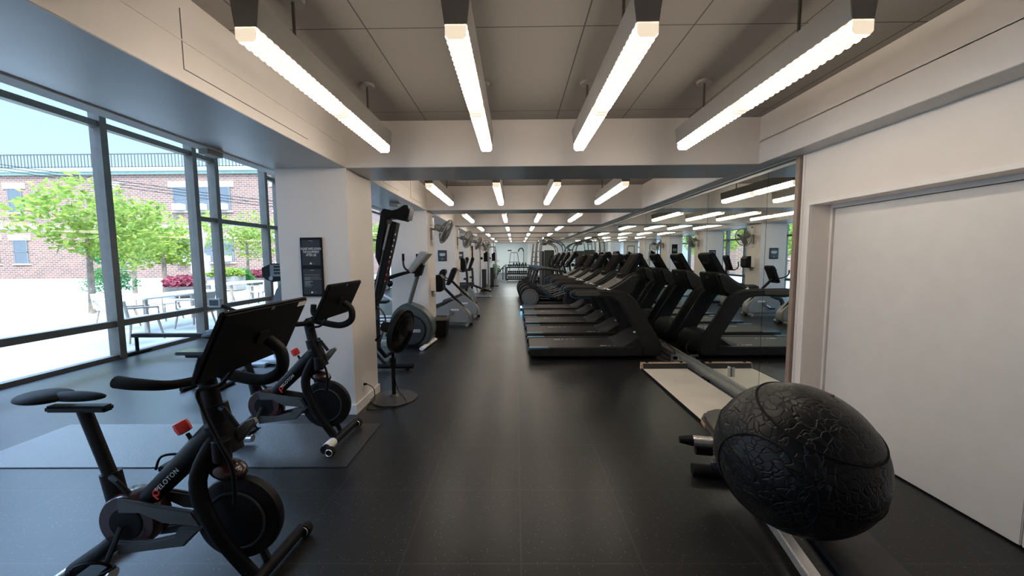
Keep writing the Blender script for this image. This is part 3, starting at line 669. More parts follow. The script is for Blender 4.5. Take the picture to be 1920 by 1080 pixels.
tag(MB().tube([(-1.595, 3.86, .235), (-1.56, 3.86, .235)], [.016, .009], 10).build('plug', BLK), 'black plug in the outlet on the nearest pillar side', 'plug')
def outlet(loc, axis, label):
    r = empty('wall_outlet', loc, label, 'outlet')
    if axis == 'x': MB().box(0, .006, -.04, .04, -.06, .06, .002).build('cover_plate', WPL, r); MB().box(.006, .008, -.017, .017, .01, .04, .001).box(.006, .008, -.017, .017, -.04, -.01, .001).build('socket', PAPER, r)
    else: MB().box(-.05, .05, -.006, 0, -.05, .05, .002).build('cover_plate', WPL, r); MB().lathe([(.012, -.009), (.014, -.006), (.014, 0)], (0, 0, 0), 'y', 16).build('socket', DKF, r)
outlet((-1.6, 3.86, .235), 'x', 'white wall outlet with the fan plugged in, on the nearest pillar side')
outlet((-1.90, 3.655, .25), 'y', 'white round-socket outlet low on the nearest pillar front behind the flywheel')

# ------------------------------------------------------------------ signs
RXF = (PI / 2, 0, 0)
sg = empty('notice_sign', (-1.96, 3.655, 1.467), 'tall double black notice sign asking to wipe down the equipment, nearest pillar', 'sign')
MB().box(-.105, .105, -.018, 0, -.284, .284, .003).build('frame', BLK, sg)
MB().box(-.088, .088, -.0195, -.018, .018, .262).build('upper_sheet', SIGNB, sg, smooth=False)
MB().box(-.088, .088, -.0195, -.018, -.262, -.018).build('lower_sheet', SIGNB, sg, smooth=False)
text('PLEASE WIPE DOWN\nTHE EQUIPMENT\nAFTER USE', 'lettering', INK, sg, (0, -.0198, .145), .033, RXF, ext=.0003, sp=.95).scale = (.66, 1, 1)
ln = MB()
for (z, w0, w1) in ((.252, -.02, .02), (-.03, -.02, .02)): ln.box(w0, w1, -.0203, -.0195, z - .002, z + .002)
for (z, w1) in ((-.075, .075), (-.097, .07), (-.104, -.02), (-.114, .085), (-.120, -.02), (-.135, .005), (-.142, .002), (-.149, -.02), (-.156, -.03), (-.165, -.02), (-.172, .004), (-.186, -.015)):
    ln.box(-.075, w1, -.0203, -.0195, z - .0015, z + .0015)
for z in (.036, -.244): ln.box(.01, .035, -.0203, -.0195, z - .001, z + .001)
ln.build('small_print', DINK, sg, smooth=False)
MB().lathe([(.009, -.0205), (.009, -.0195)], (-.008, 0, .036), 'y', 20).lathe([(.009, -.0205), (.009, -.0195)], (-.008, 0, -.244), 'y', 20).build('round_emblem', INK, sg, smooth=False)
for i, (k, x, lab) in enumerate(((3, -1.955, 'square black notice sign on the third pillar above the exercise bikes'), (4, -1.93, 'square black notice sign on the fourth pillar'))):
    s2 = empty('notice_sign', (x, YK[k], 1.60), lab, 'sign', 'small black notice signs on the far pillars')
    MB().box(-.115, .115, -.018, 0, -.145, .145, .003).build('frame', BLK, s2)
    MB().box(-.097, .097, -.0195, -.018, -.125, .125).build('sheet', mat('sign_slate', (.045, .06, .075), .4), s2, smooth=False)
    b = MB()
    for z, w_ in ((.055, .07), (.03, .085), (.005, .06)): b.box(-w_, w_, -.0205, -.0195, z - .008, z + .008)
    b.box(-.012, .012, -.0205, -.0195, -.10, -.085); b.build('print', INK, s2, smooth=False)
s3 = empty('notice_sign', (-1.95, YK[5], 1.75), 'tall black notice sign on the fifth pillar', 'sign')
MB().box(-.12, .12, -.018, 0, -.30, .30, .003).build('frame', BLK, s3); b = MB()
for z in (.1, .06, .02): b.box(-.08, .08, -.0205, -.018, z - .01, z + .01)
b.build('print', DINK, s3, smooth=False)

# ------------------------------------------------------------------ pillar fittings
def wall_fan(k, az, tilt, label, dx=.0):
    y = YK[k] + .33
    r = empty('wall_fan', (-1.6, y, 2.04), label, 'fan', 'grey wall fans on the pillars')
    FG = mat('fan_grey', (.24, .235, .225), .4, metal=.3); FB = mat('fan_blade_grey', (.22, .215, .21), .4)
    MB().box(0, .03, -.05, .05, -.16, .08, .006).build('wall_plate', FG, r)
    MB().box(.02, .16, -.022, .022, .03, .065, .006).build('bracket_arm', FG, r)
    rot = RZ(math.radians(az)) @ RY(math.radians(tilt))
    c = Vector((.30 + dx, -.05, .0)); 
    fan_head(r, '', .235, FB, c, rot, FG, FG, wr=.0019, n=52)
    MB().tube([(.15, 0, .05), c + rot @ Vector((-.15, 0, 0))], .026, 10).build('yoke', FG, r)
    MB().tube([(.01, -.03, -.16), (.03, -.03, -.24), (.01, -.05, -.26), (.005, -.04, -.18)], .004, 6, 5).build('pull_cord', FG, r)
wall_fan(2, 0, 25, 'grey wall fan on the second pillar, nearest of the pillar fans')
wall_fan(3, -20, 16, 'grey wall fan on the third pillar')
wall_fan(4, -2, 26, 'grey wall fan on the fourth pillar')
wall_fan(5, -62, 5, 'grey wall fan on the fifth pillar facing the camera')
def alarm(k, label):
    y = YK[k] + .33
    r = empty('alarm_box', (-1.6, y, 2.25), label, 'alarm', 'small white alarm boxes above the wall fans')
    MB().box(0, .05, -.06, .06, -.09, .09, .008).build('housing', WPL, r); MB().box(.02, .06, -.05, .02, .05, .085, .004).build('lens', BLK, r)
for k in (2, 3, 4): alarm(k, 'white alarm box on the %s pillar above the wall fan' % ORD[k - 1])
def dispenser(k, z, label):
    y = YK[k] + .36
    r = empty('towel_dispenser', (-1.6, y, z), label, 'dispenser', 'black paper towel dispensers on the pillars')
    MB().box(0, .09, -.14, .14, -.13, .13, .004).build('wall_box', TRIM, r)
    MB().prism([(.09, -.15), (.18, -.15), (.225, -.10), (.225, .10), (.17, .17), (.09, .17)], 'y', -.14, .14, .012).build('cover', SCRN, r)
dispenser(2, 1.05, 'black towel dispenser on a beige box, second pillar')
dispenser(3, 1.36, 'black towel dispenser on the third pillar')
tag(MB().box(-1.93, -1.80, 5.88, 5.98, ZS - .06, ZS - .004, .006).build('ceiling_sensor', mat('grey_sensor', (.25, .25, .24), .5)), 'small grey sensor box under the soffit in the second bay', 'sensor')
tag(MB().box(-2.42, -2.34, 2.95, 3.10, ZS - .05, ZS - .012, .004).build('ceiling_sensor', MATS['grey_sensor']), 'small dark sensor on the outer edge of the near soffit', 'sensor')

# trash bin
tb = empty('trash_bin', (-1.462, 7.42, 0), 'black open trash bin with a clear liner at the second pillar', 'bin')
t_ = MB(); bm = t_.bm
def rr(w, d, z): return [bm.verts.new((sx_ * w, sy_ * d, z)) for sx_, sy_ in ((-1, -1), (1, -1), (1, 1), (-1, 1))]
A = rr(.095, .13, 0); B = rr(.125, .17, .38); Bi = rr(.118, .163, .38); Ai = rr(.09, .125, .02)
for a, b in ((A, B), (B, Bi), (Bi, Ai)):
    for q in range(4): bm.faces.new((a[q], a[(q + 1) % 4], b[(q + 1) % 4], b[q]))
bm.faces.new(A[::-1]); bm.faces.new(Ai); t_.build('bucket', BLK, tb, smooth=False)
l_ = MB(); bm = l_.bm
A = rr(.131, .176, .335); B = rr(.13, .175, .385); C_ = rr(.116, .16, .388); D_ = rr(.112, .156, .30)
for a, b in ((A, B), (B, C_), (C_, D_)):
    for q in range(4): bm.faces.new((a[q], a[(q + 1) % 4], b[(q + 1) % 4], b[q]))
l_.build('liner', mat('clear_liner', (.18, .17, .17), .25, var=.4, scale=40), tb, smooth=False)

# ------------------------------------------------------------------ grey elliptical in the second bay
g = empty('elliptical_trainer', (0, 0, 0), 'large grey elliptical trainer behind the pedestal fan', 'elliptical')
def sub(l): return l
shell = [(-1.62, .03), (-1.50, .10), (-1.44, .25), (-1.44, .40), (-1.50, .54), (-1.62, .66), (-1.78, .74), (-1.90, .765), (-2.02, .70), (-2.12, .58), (-2.18, .40), (-2.16, .22), (-2.05, .08), (-1.95, .03)]
MB().prism(sp(shell), 'y', 6.40, 6.78, .045, 4).build('shell', mat('shell_slate', (.06, .075, .075), .42), g)
MB().lathe([(.02, -.03), (.245, -.025), (.255, 0), (.255, .02)], (-1.80, 6.40, .31), 'y', 44).build('disc_cover', mat('disc_slate', (.03, .033, .038), .4), g)
MB().ring((-1.80, 6.392, .31), .262, .010, RX(PI / 2), 48, 6).build('disc_rim', BLK, g)
MB().box(-1.76, -1.62, 6.360, 6.372, .275, .335, .006).build('badge', LGREY, g)
MB().tube([(-1.57, 6.20, .035), (-1.50, 6.95, .035)], .03, 10, 0, 1.4).build('front_foot', WPL, g)
MB().tube([(-1.87, 6.58, .72), (-1.68, 6.58, 1.32)], .038, 12).build('mast', mat('mast_grey', (.11, .105, .10), .4), g)
MB().prism([(-1.83, 1.33), (-1.77, 1.29), (-1.72, 1.32), (-1.47, 1.62), (-1.50, 1.65), (-1.60, 1.66)], 'y', 6.38, 6.78, .02, 3).build('console', LGREY, g)
MB().prism([(-1.74, 1.22), (-1.64, 1.24), (-1.58, 1.42), (-1.62, 1.48), (-1.74, 1.36)], 'y', 6.50, 6.66, .02).build('console_neck', BLK, g)
for s, x0 in ((-1, -1.88), (1, -1.76)):
    y = 6.58 + s * .22
    MB().tube([(x0, y, 1.60), (x0 + .0, y, 1.45), (x0 + .04, y, 1.36), (x0 + .12, 6.58 + s * .1, 1.30), (-1.70, 6.58, 1.30)], .017, 10, 5).build('grip_bar', CHAR, g)
    MB().tube([(x0, y, 1.62), (x0, y, 1.50)], .022, 10).build('grip', BLK, g)
    MB().tube([(-1.72, y * .5 + 3.29, 1.31), (-1.95, y, 1.28), (-2.40, y, 1.10), (-2.60, y, .70)], .022, 8, 4).build('swing_arm', BLK, g)
    MB().box(-2.85, -2.45, y - .08, y + .08, .30, .34, .01).build('foot_pedal', BLK, g)
    MB().tube([(-2.6, y, .34), (-2.1, y, .42)], .025, 8).build('link_bar', SILV, g)
MB().ell((-2.12, 6.36, 1.12), (.05, .05, .06)).build('clamp_knob', BLK, g)
MB().tube([(-2.95, 6.2, .05), (-2.95, 6.95, .05)], .03, 10).box(-2.95, -2.0, 6.54, 6.62, .03, .10, .01).build('rear_frame', SILV, g)

# ------------------------------------------------------------------ slanted black tower machine
tw = empty('climbing_machine', (0, 0, 0), 'tall slanted black climbing machine rising behind the nearest pillar', 'exercise machine')
MB().prism([(-1.76, 2.17), (-1.73, 2.20), (-1.62, 2.175), (-1.55, 2.19), (-1.46, 2.245), (-1.41, 2.24), (-1.40, 2.19), (-1.44, 2.06), (-1.47, 2.04), (-1.62, 2.075), (-1.69, 2.07), (-1.72, 1.9), (-1.79, 1.55), (-1.82, 1.45), (-1.86, 1.56), (-1.85, 1.75)], 'y', 5.03, 5.27, .012).build('top_boom', BLK, tw)
MB().prism([(-1.43, 2.06), (-1.395, 2.19), (-1.385, 2.20), (-1.385, 2.17), (-1.415, 2.05)], 'y', 5.05, 5.25, .003).build('boom_face', DGREY, tw)
MB().prism([(-1.63, 2.04), (-1.575, 2.02), (-1.63, 1.78), (-1.70, 1.52), (-1.78, 1.20), (-1.84, 1.02), (-1.90, .92), (-1.90, .30), (-2.02, .30), (-2.02, .98), (-1.93, 1.10), (-1.78, 1.60), (-1.70, 1.9)], 'y', 5.06, 5.24, .01).build('climbing_rail', BLKM, tw)
MB().tube([(-1.665, 5.05, 2.0), (-1.755, 5.05, 1.66)], .014, 8).build('piston', LGREY, tw)
MB().tube([(-1.755, 5.05, 1.66), (-1.90, 5.05, 1.05)], .008, 8).build('piston_rod', STEEL, tw)
lt = MB(); lt2 = MB()
for i in range(9):
    a = Vector((-1.605, 5.055, 1.86)).lerp(Vector((-1.685, 5.055, 1.56)), i / 4) if i < 5 else Vector((-1.70, 5.055, 1.50)).lerp(Vector((-1.765, 5.055, 1.24)), (i - 5) / 3)
    q = lt if i < 5 else lt2
    q.box(a.x + .012, a.x + .022, 5.052, 5.058, a.z - .014, a.z + .014, 0, RY(.25))
    q.box(a.x + .006, a.x + .018, 5.050, 5.056, a.z - .003, a.z + .003, 0, RY(.25))
lt.build('white_marks', INK, tw, smooth=False); lt2.build('red_marks', RED, tw, smooth=False)
MB().tube([(-2.25, 5.12, .06), (-1.42, 5.12, .06)], .035, 12).build('floor_bar', BLKM, tw)
MB().lathe([(.022, 0), (.03, .03)], (-1.50, 5.12, 0)).lathe([(.022, 0), (.03, .03)], (-2.15, 5.12, 0)).build('rubber_feet', RUB, tw)
MB().tube([(-1.97, 5.14, .35), (-1.93, 5.14, .22), (-1.80, 5.13, .08)], .022, 10).build('brace', BLKM, tw)
MB().tube([(-1.97, 5.14, .4), (-1.97, 5.6, .07), (-1.97, 6.0, .05)], .03, 8).build('rear_leg', BLKM, tw)
MB().tube([(-1.86, 5.05, .90), (-1.78, 5.0, .84), (-1.74, 5.0, .72), (-1.80, 5.0, .50), (-1.84, 5.05, .42)], .010, 8, 5).build('rope', CHAR, tw)
MB().box(-1.90, -1.85, 5.03, 5.06, .72, .86, .006).build('handle_block', DGREY, tw)

# ------------------------------------------------------------------ upright bikes in the third and fourth bays
def make_upright(label):
    r = empty('upright_bike', (0, 0, 0), label, 'exercise bike', 'grey exercise bikes between the pillars')
    # local: front toe at x=0, rider to -x
    MB().prism(sp([(-.01, .06), (.02, .16), (-.02, .30), (-.20, .48), (-.36, .60), (-.44, .60), (-.62, .50), (-.80, .42), (-.86, .30), (-.84, .08), (-.7, .06), (-.15, .055)]), 'y', -.13, .13, .04, 4).build('shell', SHELL, r)
    MB().prism([(-.36, .585), (-.42, .63), (-.66, .53), (-.88, .46), (-.93, .36), (-.93, .26), (-.84, .27), (-.82, .40), (-.62, .475)], 'y', -.136, .136, .02).build('top_cowl', DGREY, r)
    MB().box(-.42, -.24, -.134, -.128, .36, .40, .001).build('badge', WPL, r)
    MB().tube([(-.06, -.02, .30), (-.22, -.02, .50), (-.66, -.02, .95)], .033, 12).build('neck_post', BLKM, r)
    MB().prism([(-.80, .86), (-.73, .84), (-.66, .92), (-.53, 1.22), (-.54, 1.28), (-.60, 1.29), (-.65, 1.25)], 'y', -.15, .15, .03, 3).build('console', BLK, r)
    MB().box(-.70, -.60, -.08, .08, 1.11, 1.13, .004, RY(-1.15)).build('display', LGREY, r)
    for s in (-1, 1):
        MB().tube([(-.66, s * .04, .95), (-.78, s * .20, .98), (-.90, s * .24, 1.06), (-.92, s * .24, 1.18)], .015, 8, 5).build('handlebar', BLK, r)
        MB().tube([(-.42, s * .14, .32), (-.55, s * .16, .22)], .014, 8).build('crank_arm', SILV, r)
        MB().box(-.62, -.50, s * .21 - .05, s * .21 + .05, .19, .22, .008).build('pedal', BLK, r)
    MB().lathe([(.045, -.02), (.05, 0), (.045, .02)], (-.42, -.14, .32), 'y', 20).build('crank_hub', STEEL, r)
    MB().tube([(-.06, -.22, .04), (-.06, .22, .04)], .035, 10).build('front_foot', LGREY, r)
    MB().lathe([(.035, -.02), (.04, 0), (.035, .02)], (.03, -.10, .045), 'y', 16).build('transport_wheel', BLK, r)
    MB().box(-1.5, -.80, -.05, .05, .04, .12, .01).build('seat_beam', STEEL, r)
    MB().tube([(-1.5, -.25, .04), (-1.5, .25, .04)], .035, 10).build('rear_foot', LGREY, r)
    MB().tube([(-1.25, 0, .10), (-1.32, 0, .62)], .03, 10).build('seat_post', STEEL, r)
    MB().ell((-1.32, 0, .66), (.20, .18, .06)).build('saddle', BLK, r)
    return r
ub = make_upright('grey exercise bike beside the trash bin, nearest of the pair')
ub.location = (-1.03, 8.55, 0)
copy_tree(ub, loc=(-.98, 9.75, 0), label='second grey exercise bike in front of the third pillar')
def make_stepper(label):
    r = empty('stepper_machine', (0, 0, 0), label, 'exercise machine', 'upright machines in the fourth bay')
    MB().prism(sp([(0, .06), (.0, .30), (-.12, .55), (-.45, .66), (-.60, .60), (-.62, .30), (-.60, .06), (-.3, .05)]), 'y', -.15, .15, .04, 3).build('shell', SHELL, r)
    MB().box(-.50, -.02, -.12, .12, .60, .72, .02).build('top_cowl', DGREY, r)
    MB().tube([(-.10, 0, .45), (-.06, 0, .85), (-.08, 0, 1.20)], .035, 12, 4).build('neck_post', CHAR, r)
    MB().prism([(-.22, 1.12), (-.15, 1.10), (.0, 1.50), (-.03, 1.56), (-.08, 1.55)], 'y', -.14, .14, .025, 3).build('console', BLK, r)
    for s in (-1, 1): MB().tube([(-.08, 0, 1.14), (-.20, s * .18, 1.12), (-.30, s * .22, 1.20), (-.30, s * .22, 1.36)], .016, 8, 5).build('handlebar', BLK, r)
    MB().prism([(-.18, .88), (-.06, .84), (-.02, .90), (-.14, .93)], 'y', -.06, .06, .01).build('bottle_holder', CHAR, r)
    for s in (-1, 1): MB().box(-1.0, -.62, s * .16 - .07, s * .16 + .07, .25, .30, .01).build('foot_pedal', BLK, r)
    MB().box(-1.1, .05, -.22, .22, 0, .05, .01).build('base_frame', BLKM, r)
    return r
st = make_stepper('upright stepper with black console past the second dispenser, nearer of two'); st.location = (-1.42, 11.6, 0)
copy_tree(st, loc=(-1.36, 12.6, 0), label='upright stepper with black console, farther of two')

# bottle-like grip roll on the nearer bike and bench beyond
bn = empty('adjustable_bench', (-1.27, 14.6, 0), 'black padded adjustable bench left of the aisle, far down', 'bench')
MB().box(-.60, -.0, -.14, .14, .42, .48, .02, RY(.35)).build('seat_pad', BLK, bn); MB().box(.02, .35, -.14, .14, .26, .32, .02, RY(.35)).build('lower_pad', BLK, bn)
MB().tube([(-.55, 0, .03), (.30, 0, .03)], .03, 8).tube([(-.25, 0, .42), (-.15, 0, .04)], .025, 8).tube([(.3, -.2, .03), (.3, .2, .03)], .03, 8).build('frame', LGREY, bn)

# cable tower machine on the left, beyond
def cable_tower(loc, label, m, sc=1):
    r = empty('cable_tower', loc, label, 'weight machine')
    MB().box(-.10, .10, -.10, .10, .04, 1.0, .01).build('weight_shroud', DGREY, r)
    MB().tube([(-.18, 0, 0), (-.18, 0, 2.1)], .03, 8).tube([(.18, 0, 0), (.18, 0, 2.1)], .03, 8).tube([(-.18, 0, 2.1), (.18, 0, 2.1)], .03, 8).build('frame', m, r)
    MB().box(-.35, .35, -.3, .3, 0, .04, .01).build('foot_plate', BLK, r)
    MB().lathe([(.05, -.02), (.06, 0), (.05, .02)], (.12, -.1, 1.75), 'y', 16).lathe([(.05, -.02), (.06, 0), (.05, .02)], (-.1, -.1, 1.5), 'y', 16).build('pulley', BLK, r)
    MB().tube([(.25, -.05, .1), (.25, -.05, 1.95)], .02, 8).build('guide_rod', CHRM, r)
    MB().ring((.33, -.05, 1.35), .05, .010, RX(PI / 2), 20, 6).build('handle', STEEL, r)
    MB().box(.0, .18, -.16, -.10, 1.35, 1.75, .01).build('placard', BLK, r)
    return r
cable_tower((-1.45, 17.6, 0), 'grey cable tower at the fifth pillar left of the aisle', LGREY)
cable_tower((-1.25, 20.4, 0), 'grey cable tower farther left of the aisle near the sixth pillar', LGREY)

# ------------------------------------------------------------------ multi-gym frames on the right
def multigym(loc, label):
    r = empty('multi_gym', loc, label, 'weight machine', 'cable multi gyms beyond the ellipticals')
    f = MB()
    for y in (-.5, .5):
        f.tube([(-.75, y, 0), (-.55, y, 2.22)], .024, 8)
        f.tube([(-.35, y, 0), (-.35, y, 2.22), (.30, y, 2.24), (.62, y, 2.05), (.70, y, 1.75)], .026, 8, 5)
        f.tube([(-.62, y, 1.3), (-.35, y, 1.3)], .02, 8)
        for z in (.3, .55, .8, 1.05, 1.55, 1.8): f.tube([(-.73 + z * .09, y, z), (-.66 + z * .09, y, z)], .022, 8)
    f.tube([(-.55, -.5, 2.2), (-.55, .5, 2.2)], .035, 8); f.tube([(.6, -.5, 2.08), (.6, .5, 2.08)], .03, 8); f.tube([(-.75, -.5, .03), (.8, -.5, .03)], .04, 8); f.tube([(-.75, .5, .03), (.8, .5, .03)], .04, 8)
    f.build('frame', STEEL, r)
    MB().box(-.22, .22, -.16, .16, .05, 1.85, .015).build('weight_shroud', mat('shroud_dark', (.05, .06, .06), .5), r)
    MB().lathe([(.02, -.10), (.18, -.08), (.14, .02), (.05, .06)], (0, 0, 2.26), 'z', 20).build('top_cap', STEEL, r)
    for (x, z) in ((.66, 1.62), (.66, 1.15), (.42, 1.12)):
        MB().lathe([(.08, -.03), (.09, 0), (.08, .03)], (x, -.5, z), 'y', 20).build('pulley', BLK, r)
    MB().box(.1, .55, -.15, .15, .5, .57, .02).build('seat_pad', BLK, r); MB().box(.05, .12, -.14, .14, .6, 1.2, .02).build('back_pad', BLK, r)
    return r
mg = multigym((1.55, 17.4, 0), 'tall steel multi gym, left one beyond the ellipticals')
# mirrored reflections make the rest; a second one stands deeper in
copy_tree(mg, loc=(1.52, 20.3, 0), label='tall steel multi gym standing behind the first one')

# ------------------------------------------------------------------ dumbbell rack
rk = empty('dumbbell_rack', (.14, 25.0, 0), 'black three tier dumbbell rack at the end of the aisle', 'rack')
for x in (-.70, .70):
    MB().box(x - .05, x + .05, -.28, .25, 0, .05, .01).build('foot', BLKM, rk)
    MB().box(x - .04, x + .04, -.04, .22, .04, .90, .01).build('side_frame', STEEL, rk)
TZ = [.06, .42, .84]
for z in TZ:
    b = MB(); b.box(-.72, .72, -.27, -.21, z, z + .05, .006).box(-.72, .72, .06, .12, z + .03, z + .08, .006).box(-.72, .72, -.25, .10, z + .005, z + .02); b.build('shelf_rail', BLKM, rk)
def dumbbell(loc, label, s=1.05):
    r = empty('dumbbell', loc, label, 'dumbbell', 'black dumbbells on the rack')
    for y in (-.09, .09): MB().lathe([(.03 * s, -.045 * s), (.062 * s, -.04 * s), (.065 * s, 0), (.062 * s, .04 * s), (.03 * s, .045 * s)], (0, y * s, 0), 'y', 12).build('head', BLK, r)
    MB().tube([(0, -.06 * s, 0), (0, .06 * s, 0)], .016, 8).build('handle', CHRM, r)
    return r
db = None
tn = ['bottom', 'middle', 'top']
pos9 = ['leftmost', 'second', 'third', 'fourth', 'fifth', 'sixth', 'seventh', 'eighth', 'rightmost']
for t in range(3):
    for i in range(9):
        loc = (.14 - .56 + i * .14, 25.0 - .08, TZ[t] + .172)
        lab = 'black dumbbell, %s on the %s tier of the rack' % (pos9[i] if i in (0, 8) else pos9[i] + ' from left', tn[t])
        if db is None: db = dumbbell(loc, lab)
        else: copy_tree(db, loc=loc, label=lab)
tag(MB().box(-.60, .95, 24.5, 24.58, 0, .015, .004).box(-.60, -.55, 23.8, 24.58, 0, .015).build('floor_strip', PAPER), 'pale strip on the floor in front of the dumbbell rack', 'strip')
tag(MB().box(-.72, 1.0, 25.5, 25.9, 1.0, 1.04, .01).box(-.70, -.62, 25.55, 25.85, 0, 1.0).box(.9, .98, 25.55, 25.85, 0, 1.0).build('equipment_shelf', STEEL), 'waist high steel shelf standing behind the dumbbell rack', 'shelf')
kb = None
for i in range(5):
    loc = (-.1 + .2 * i, 25.7, 1.04); lab = 'small dark kettlebell, %s on the steel shelf' % (pos9[i] + (' from left' if 0 < i < 4 else '') if i < 4 else 'rightmost')
    if kb is None:
        kb = empty('kettlebell', loc, lab, 'kettlebell', 'kettlebells on the steel shelf')
        MB().ell((0, 0, .06), (.06, .06, .06), None, 14, 8).build('body', BLK, kb); MB().ring((0, 0, .125), .032, .009, RX(PI / 2), 16, 6).build('handle', BLK, kb)
    else: copy_tree(kb, loc=loc, label=lab)
# things far away: pull up station, spin bikes, plant
ps = empty('pull_up_station', (-.10, 33.5, 0), 'grey pull up station frame against the far white wall', 'frame')
MB().tube([(-.40, 0, 0), (-.40, 0, 1.1), (-.30, 0, 1.9), (-.25, 0, 1.95), (.25, 0, 1.95), (.30, 0, 1.9), (.40, 0, 1.1), (.40, 0, 0)], .03, 8).tube([(-.48, 0, 1.12), (.48, 0, 1.12)], .03, 8).build('frame', STEEL, ps); MB().tube([(0, 0, 1.12), (0, 0, 1.95)], .012, 6).build('center_strut', STEEL, ps)
tag(MB().box(-.75, -.35, YE - .06, YE, 2.15, 2.27, .01).build('wall_speaker', DGREY), 'dark rectangular box high on the far white wall', 'speaker')
cf = empty('cable_station', (.72, 32.5, 0), 'slim grey cable station with curved top at the far right', 'weight machine')
MB().tube([(0, 0, 0), (0, 0, 2.15)], .03, 8).build('post', STEEL, cf); MB().tube([(0, 0, 2.05), (-.15, 0, 2.3), (-.38, 0, 2.2), (-.45, 0, 2.0)], .05, 8, 5).build('arm', DGREY, cf)
wf = empty('window_frame_far', (1.12, 33.0, 0), 'white painted frame at the left edge of the far beige wall', 'frame', kind='structure')
MB().box(-.05, .18, -.04, .12, 0, 3.3).build('frame', WHITE, wf, smooth=False)
pl = empty('potted_plant', (-1.45, 27.3, 0), 'dark leafy potted plant left of the dumbbell rack', 'plant')
MB().lathe([(.14, 0), (.19, .35), (.17, .36), (.15, .30)], (0, 0, 0), 'z', 20).build('pot', BLK, pl)
def leaves(n, fn, size, seed=1):
    rnd = random.Random(seed); b = MB(); bm = b.bm
    for _ in range(n):
        c = Vector(fn(rnd)); u = Vector((rnd.gauss(0, 1), rnd.gauss(0, 1), rnd.gauss(0, .6))).normalized(); v = u.cross(Vector((rnd.gauss(0, 1), rnd.gauss(0, 1), rnd.gauss(0, 1)))).normalized(); w_ = u.cross(v)
        s = size * rnd.uniform(.6, 1.3)
        q = [bm.verts.new(c + u * s), bm.verts.new(c + v * s * .5 + w_ * s * .12), bm.verts.new(c - u * s), bm.verts.new(c - v * s * .5 + w_ * s * .12)]
        bm.faces.new((q[0], q[1], q[2])); bm.faces.new((q[0], q[2], q[3]))
    return b
def blob(cx, cy, cz, rx, ry, rz):
    def f(r):
        while 1:
            x, y, z = r.uniform(-1, 1), r.uniform(-1, 1), r.uniform(-1, 1)
            d = x * x + y * y + z * z
            if .25 < d < 1: return (cx + x * rx, cy + y * ry, cz + z * rz)
    return f
leaves(260, blob(0, 0, .65, .35, .3, .4), .08, 5).build('foliage', DGREEN, pl, smooth=False)
MB().tube([(0, 0, .3), (.02, 0, .7)], .02, 8).build('stem', BARK, pl)
tag(MB().box(.55, 2.2, 21.4, 22.0, 0, .42, .02).build('platform_bench', BLK), 'low black platform bench right of the aisle far down', 'bench')
tag(MB().box(.15, 1.2, 18.9, 19.3, .30, .38, .02).box(.3, .36, 18.95, 19.25, 0, .3).box(1.0, 1.06, 18.95, 19.25, 0, .3).build('flat_bench', BLK), 'flat black bench right of the aisle before the platform', 'bench')
cb = empty('spin_rack', (-1.10, 26.0, 0), 'leaning black step rack left of the dumbbells', 'rack')
MB().tube([(-.45, 0, .1), (.35, 0, .95)], .035, 8).tube([(-.45, .4, .1), (.35, .4, .95)], .035, 8).tube([(.25, 0, 0), (.25, 0, .85)], .03, 8).build('frame', BLKM, cb)
for i in range(4): MB().box(-.42 + i * .2, -.28 + i * .2, 0, .4, .12 + i * .21, .17 + i * .21, .01).build('step', BLK, cb)

# ------------------------------------------------------------------ machines by the window, left
am = empty('arm_ergometer', (-3.55, 5.55, 0), 'arm exercise machine with angular console, half hidden by the nearest pillar', 'exercise machine')
MB().box(-.42, .35, -.20, .20, .03, .085, .012).box(-.50, -.05, -.26, -.10, .0, .05, .01).build('base_plate', SILV, am)
MB().tube([(-.03, 0, .08), (-.03, 0, .62)], .075, 16).build('post', SILV, am)
MB().tube([(.07, -.02, .08), (.07, -.02, .58)], .02, 10).build('side_rod', CHRM, am)
MB().lathe([(.01, 0), (.012, .04), (.03, .05), (.03, .065), (.01, .07)], (-.32, -.1, .085), 'z', 16).build('lock_knob', mat('brass', (.55, .45, .2), .3, metal=.7), am)
MB().box(-.22, .30, -.18, .18, .60, .68, .02).box(-.10, .4, -.2, .2, .68, .72, .02).build('turntable', DGREY, am)
MB().prism([(.02, .72), (.30, .70), (.36, 1.02), (.30, 1.22), (.20, 1.26), (.08, 1.10), (.0, .90)], 'y', -.16, .16, .05, 3).build('drive_shell', mat('shell_blue_grey', (.10, .11, .12), .35), am)
MB().prism([(-.16, 1.30), (-.10, 1.24), (.0, 1.21), (.35, 1.26), (.35, 1.47), (-.02, 1.48), (-.16, 1.42)], 'y', -.05, .04, .015).build('console', BLK, am)
MB().box(-.03, .33, -.056, -.05, 1.29, 1.465, .004).build('console_face', MGREY, am)
b = MB()
for i in range(3):
    b.box(.03, .14, -.060, -.056, 1.33 + i * .045, 1.355 + i * .045); b.box(.20, .30, -.060, -.056, 1.33 + i * .045, 1.355 + i * .045)
b.build('buttons', BLK, am, smooth=False)
MB().lathe([(.03, -.06), (.03, -.05)], (-.02, 0, 1.265), 'y', 16).build('dial', LGREY, am)
MB().tube([(.15, .05, 1.2), (.15, .05, 1.35)], .03, 8).build('console_stem', BLK, am)
MB().box(-.55, -.2, -.6, -.28, 0, .03, .005).build('foot_tray', BLK, am)
rw = empty('rowing_machine', (-4.80, 6.0, 0), 'black rowing machine with grey monitor box in front of the window', 'rowing machine')
MB().box(-.12, .08, -.03, .03, .78, .92, .006).build('monitor', LGREY, rw); MB().box(-.09, .05, -.036, -.03, .81, .90, .002).build('monitor_screen', DGREY, rw)
MB().tube([(.02, .0, .82), (.45, .1, .62)], .030, 8, 0, .7).build('monitor_arm', BLKM, rw)
